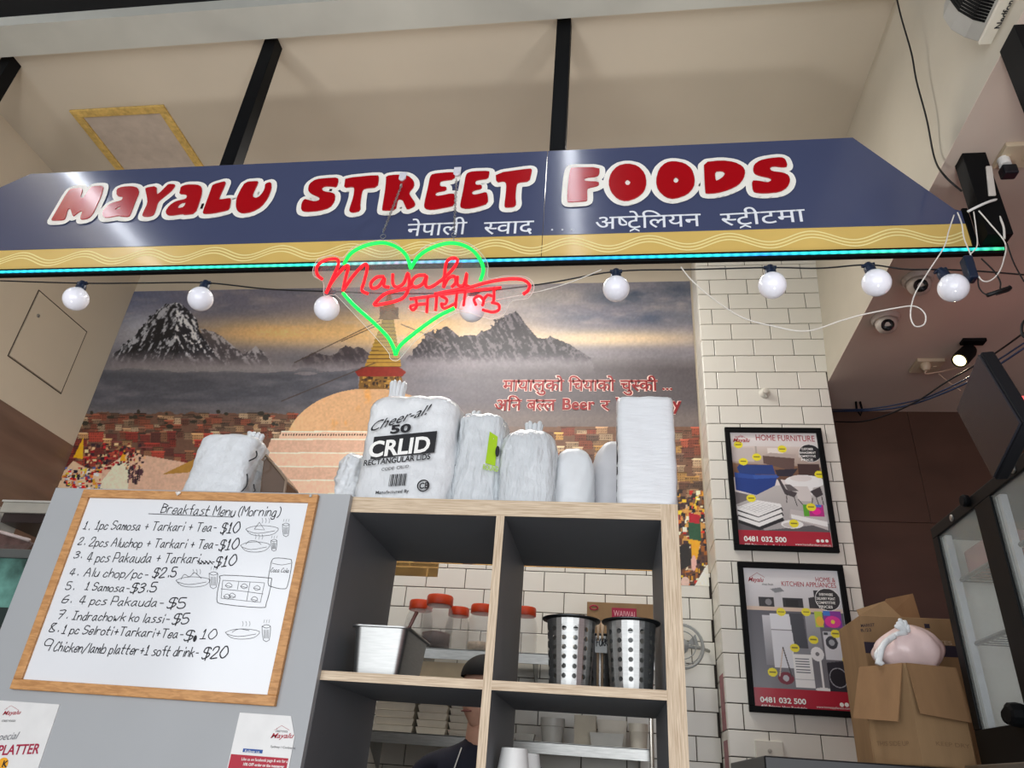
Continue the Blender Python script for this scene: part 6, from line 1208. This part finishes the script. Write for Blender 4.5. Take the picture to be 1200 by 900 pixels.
# pink-lit sign glimpsed at the right edge
q = P(1198, 492, y=2.6); t = thing('red_lit_panel', 'glowing salmon red panel at the right frame edge behind the screen', 'sign', (q.x, 2.6, q.z)); MB().box((q.x - .06, 2.6, q.z - .06), (q.x + .2, 2.63, q.z + .10)).build('panel', mat('red_glow', 'e85a58', .5, var=0, emit=.8), t); MB().box((q.x - .085, 2.59, q.z - .08), (q.x - .06, 2.63, q.z + .12)).build('frame', BLACK, t)
l = bpy.data.lights.new('red_glow_light', 'AREA'); l.energy = .5; l.color = (1, .3, .3); l.size = .3; lo = bpy.data.objects.new('red_glow_light', l); COL.objects.link(lo); lo.location = (q.x + .05, 2.5, q.z + .02); lo.rotation_euler = (math.radians(110), 0, 0)

# ------------------------------------------------------------------ left edge: hood, food case
hood = thing('range_hood', 'pale range hood lip at the left edge under the brown wall', 'hood', (-2.6, 3.0, E0 + .9)); a = P(4, 588, y=2.75); b = P(67, 602, y=2.75)
MB().box((a.x, 2.75, b.z), (a.x + .9, 2.765, a.z)).build('lip', mat('pale_enamel_lip', 'b8b5aa', .4, var=.04), hood, bevel=.003); MB().box((a.x + .01, 2.765, b.z - .04), (a.x + .88, 3.4, b.z + .03)).build('body', mat('dark_hood_body', '3a3130', .4, var=.06), hood, bevel=.003); MB().box((a.x - .004, 2.745, a.z), (a.x + .904, 2.78, a.z + .008)).build('top_trim', mat('pale_trim', 'd0cec6', .4), hood)
tag(MB().box((a.x - .05, 2.70, b.z - .10), (a.x - .022, 2.9, a.z - .015)).build('extractor_pipe', mat('pale_trim', 'd0cec6', .4), None, bevel=.006), 'pale upright edge at the far left beside the range hood', 'pipe')
fc = thing('food_case', 'green-tinted glass food case at the left edge behind the grey cabinet', 'display case', (-2.0, 1.8, E0)); GG = mat('green_glass', '5f8f84', .12, var=.5, scale=9, bump=.5, bscale=14, coat=.5)
a = P(0, 652, y=1.85); b = P(44, 652, y=1.85); c_ = P(0, 712, y=1.85)
MB().box((a.x - .5, 1.845, a.z - .004), (-1.42, 2.2, a.z + .022)).build('top_rail', mat('dull_steel_rail', '6d716f', .4, .6), fc, bevel=.003); MB().box((a.x - .5, 1.853, c_.z), (-1.43, 1.858, a.z - .004)).build('glass_front', GG, fc)
MB().box((a.x - .5, 1.845, c_.z - .05), (-1.42, 1.875, c_.z)).build('lower_rail', mat('dark_green_rail', '22302e', .4), fc); MB().box((a.x - .5, 1.86, ZBt + .0005), (-1.43, 2.2, c_.z - .05)).build('body', mat('dark_case_body', '4a4544', .5), fc)
t = thing('wrapped_tray', 'film-wrapped tray lying on the food case at the left edge', 'tray', tuple(P(20, 640, y=1.95))); a = P(4, 617, y=1.95); b = P(44, 638, y=1.95); zz = P(20, 652, y=1.85).z + .0225
MB().hexa([(a.x - .1, 1.9, zz), (b.x, 1.9, zz), (b.x, 2.1, zz), (a.x - .1, 2.1, zz)], [(a.x - .1, 1.93, a.z), (b.x + .0, 1.93, b.z), (b.x, 2.08, b.z), (a.x - .1, 2.08, a.z)]).build('tray', mat('brown_tray_food', '5a4440', .4, var=.3, scale=30, bump=.4), t, bevel=.004)
MB().tube([Vector((a.x - .1, 1.915, a.z)), Vector((b.x, 1.915, b.z + .002))], .005, 8).build('film_fold', mat('film_fold', 'b9a9a4', .25, var=.1), t, smooth=True)

# ------------------------------------------------------------------ kitchen worker
DPX = 2.62
hx = P(569, 815, y=DPX).x; zchin = P(551, 858, y=DPX).z; zhat = P(560, 772, y=DPX).z; zc = zchin + .105
SKIN = mat('skin', 'd0a088', .5, var=.05, scale=30, sub=.1); DRK = mat('black_navy_shirt', '1c1f30', .8, var=.08); MAR = mat('maroon_apron', '4e1a2c', .8, var=.08)
per = thing('person', 'kitchen worker in a black cap, dark shirt and maroon apron behind the shelf', 'person', (hx, DPX, 0))
def skin_graph(name, verts, edges, radii, m, parent, sub=2):
    me = bpy.data.meshes.new(name); me.from_pydata(verts, edges, []); o = link(name, me, m, parent); md = o.modifiers.new('skin', 'SKIN')
    for i, r_ in enumerate(radii): sv = me.skin_vertices[0].data[i]; sv.radius = (r_ if isinstance(r_, tuple) else (r_, r_)); sv.use_root = (i == 0)
    md.use_smooth_shade = True; s = o.modifiers.new('sub', 'SUBSURF'); s.levels = sub; s.render_levels = sub; return o
zs = zchin - .10; V = [(0, 0, .90), (0, 0, 1.05), (0, 0, zs - .12), (0, 0, zs + .01), (0, .005, zs + .075), (0, -.005, zc - .02),
     (-.19, 0, zs - .02), (-.23, -.02, zs - .28), (-.20, -.22, zs - .42), (-.185, -.29, zs - .45), (.19, 0, zs - .02), (.23, -.02, zs - .28), (.20, -.22, zs - .42), (.185, -.29, zs - .45),
     (-.10, 0, .85), (-.11, -.01, .48), (-.115, .02, .08), (-.12, -.12, .03), (.10, 0, .85), (.11, -.01, .48), (.115, .02, .08), (.12, -.12, .03)]
V = [(hx + a, DPX + b, c) for a, b, c in V]
Ed = [(0, 1), (1, 2), (2, 3), (3, 4), (4, 5), (3, 6), (6, 7), (7, 8), (8, 9), (3, 10), (10, 11), (11, 12), (12, 13), (0, 14), (14, 15), (15, 16), (16, 17), (0, 18), (18, 19), (19, 20), (20, 21)]
RD = [(.15, .11), (.14, .10), (.17, .11), (.10, .075), (.05, .05), (.055, .06), .055, .043, .030, .028, .055, .043, .030, .028, .085, .058, .042, .035, .085, .058, .042, .035]
skin_graph('body', V, Ed, RD, DRK, per)
# head with a face, turned a little to the left
hd = MB(); NU, NV = 40, 32; vs = []; fs = []; rz = .118
for i in range(NV + 1):
    ph = math.pi * i / NV
    for k in range(NU):
        th_ = 2 * math.pi * k / NU; x = math.sin(ph) * math.sin(th_); y = -math.sin(ph) * math.cos(th_); z = -math.cos(ph)
        jaw = 1 - .30 * max(0, -z) ** 1.5; X_ = .074 * x * jaw; Y_ = .092 * y * (1 - .12 * max(0, -z)); Z_ = rz * z
        fr_ = max(0, -y)
        def bumpf(cx_, cz_, sx_, sz_): return math.exp(-((X_ - cx_) / sx_) ** 2 - ((Z_ - cz_) / sz_) ** 2) * (fr_ > 0)
        Y_ -= .020 * bumpf(0, -.022, .011, .016) + .010 * bumpf(0, .005, .008, .02) + .007 * bumpf(0, -.058, .020, .008) + .006 * bumpf(0, -.095, .02, .014) + .004 * bumpf(0, .035, .05, .01)
        Y_ += .008 * bumpf(-.030, .012, .014, .010) + .008 * bumpf(.030, .012, .014, .010) + .003 * bumpf(0, -.058, .022, .0025)
        vs.append((X_, Y_, Z_))
for i in range(NV):
    for k in range(NU): fs.append((i * NU + k, i * NU + (k + 1) % NU, (i + 1) * NU + (k + 1) % NU, (i + 1) * NU + k))
rotz = Matrix.Rotation(-.55, 4, 'Z'); C0 = Vector((hx, DPX - .01, zc + .01))
def hp(p): return C0 + rotz @ Vector(p)
head = MB().add([hp(p) for p in vs], fs).build('head', SKIN, per, smooth=True)
MB().tube([(hx, DPX, zchin - .07), (hx, DPX - .005, zchin + .03)], [.058, .052], 20).build('neck', SKIN, per, smooth=True)
for s in (-1, 1):
    MB().lathe(hp((s * .030, -.078, .012)), [(.0, -.011), (.009, -.006), (.011, 0), (.009, .006), (0, .011)], 12).build('eye', mat('eye_white', 'd9d4cc', .2), per, smooth=True); MB().lathe(hp((s * .030, -.089, .012)), [(.005, 0), (.0, .001)], 10, rotz @ Vector((0, -1, 0))).build('iris', mat('iris_dark', '1a1210', .2), per)
    MB().tube([hp((s * .016, -.090, .030)), hp((s * .030, -.089, .034)), hp((s * .045, -.078, .028))], [.002, .003, .0015], 6).build('eyebrow', mat('black_hair', '120f0f', .7), per)
    MB().lathe(hp((s * .074, .004, -.002)), [(.0, -.03), (.010, -.024), (.013, 0), (.015, .018), (.006, .03), (0, .032)], 12, (0, 0, 1), .6, 1.2).build('ear', SKIN, per, smooth=True)
MB().tube([hp((-.022, -.087, -.058)), hp((0, -.096, -.057)), hp((.022, -.087, -.058))], [.002, .005, .002], 8).build('lips', mat('lip', '8f5a50', .45), per, smooth=True)
vs = []; fs = []
for i in range(13):
    ph = math.pi / 2 * i / 12
    for k in range(NU): th_ = 2 * math.pi * k / NU; vs.append(hp((.080 * math.cos(ph) * math.sin(th_), -.098 * math.cos(ph) * math.cos(th_), .052 + .078 * math.sin(ph))))
for i in range(12):
    for k in range(NU): fs.append((i * NU + k, i * NU + (k + 1) % NU, (i + 1) * NU + (k + 1) % NU, (i + 1) * NU + k))
MB().add(vs, fs).build('cap', mat('black_cap', '101012', .8), per, smooth=True)
MB().lathe(hp((0, .02, -.0)), [(.068, -.05), (.078, 0), (.079, .05)], 30, (0, 0, 1), .97, 1.0).build('hair', mat('black_hair', '120f0f', .7), per, smooth=True)
MB().hexa([(hx - .13, DPX - .125, .75), (hx + .13, DPX - .125, .75), (hx + .13, DPX - .118, .75), (hx - .13, DPX - .118, .75)], [(hx - .09, DPX - .125, zs - .10), (hx + .09, DPX - .125, zs - .10), (hx + .09, DPX - .118, zs - .10), (hx - .09, DPX - .118, zs - .10)]).build('apron', MAR, per, bevel=.003)
MB().tube(smooth_line([(hx - .055, DPX - .06, zchin - .05), (hx - .07, DPX - .115, zs - .05), (hx - .06, DPX - .128, zs - .11)], 4), .0022, 6).build('neck_cord', WHITEP, per, smooth=True)
for s in (-1, 1):
    w_ = Vector((hx + s * .185, DPX - .29, zs - .45)); vv = [tuple(w_), tuple(w_ + Vector((0, -.05, -.006)))]; ee = [(0, 1)]; rr_ = [(.026, .018), (.036, .014)]
    for j in range(4):
        b0 = w_ + Vector(((j - 1.5) * .018, -.075, -.008)); ln = (.030, .034, .032, .025)[j]; n0 = len(vv); vv += [tuple(b0), tuple(b0 + Vector((0, -ln, -.010))), tuple(b0 + Vector((0, -ln * 1.6, -.028)))]; ee += [(1, n0), (n0, n0 + 1), (n0 + 1, n0 + 2)]; rr_ += [.009, .008, .007]
    n0 = len(vv); vv += [tuple(w_ + Vector((-s * .034, -.035, -.004))), tuple(w_ + Vector((-s * .050, -.062, -.012)))]; ee += [(0, n0), (n0, n0 + 1)]; rr_ += [.010, .008]
    skin_graph('hand', vv, ee, rr_, SKIN, per, 1)

# ------------------------------------------------------------------ overhead tubes of the shop front (they show as streaks in the glossy sign)
TUB = mat('fluorescent_tube', 'f2f7ff', .4, var=0, emit=19)
def tube_lamp(x, y0, y1, lab, dx=0):
    t = thing('fluorescent_batten', lab, 'ceiling light', (x, (y0 + y1) / 2, ZC), 'fluorescent battens behind the viewer')
    MB().box((x - .03, y0, ZC - .03), (x + .03, y1, ZC + .02)).build('housing', WHITEP, t); MB().tube([(x, y0 + .02, ZC - .045), (x + dx, y1 - .02, ZC - .045)], .030, 10).build('tube', TUB, t, smooth=True)
tube_lamp(-.22, .1, 1.5, 'fluorescent batten overhead, reflected near the seam of the sign'); tube_lamp(-3.05, .1, 1.5, 'fluorescent batten overhead, reflected in the first letters of the sign')

flush_text(); flush_curves()
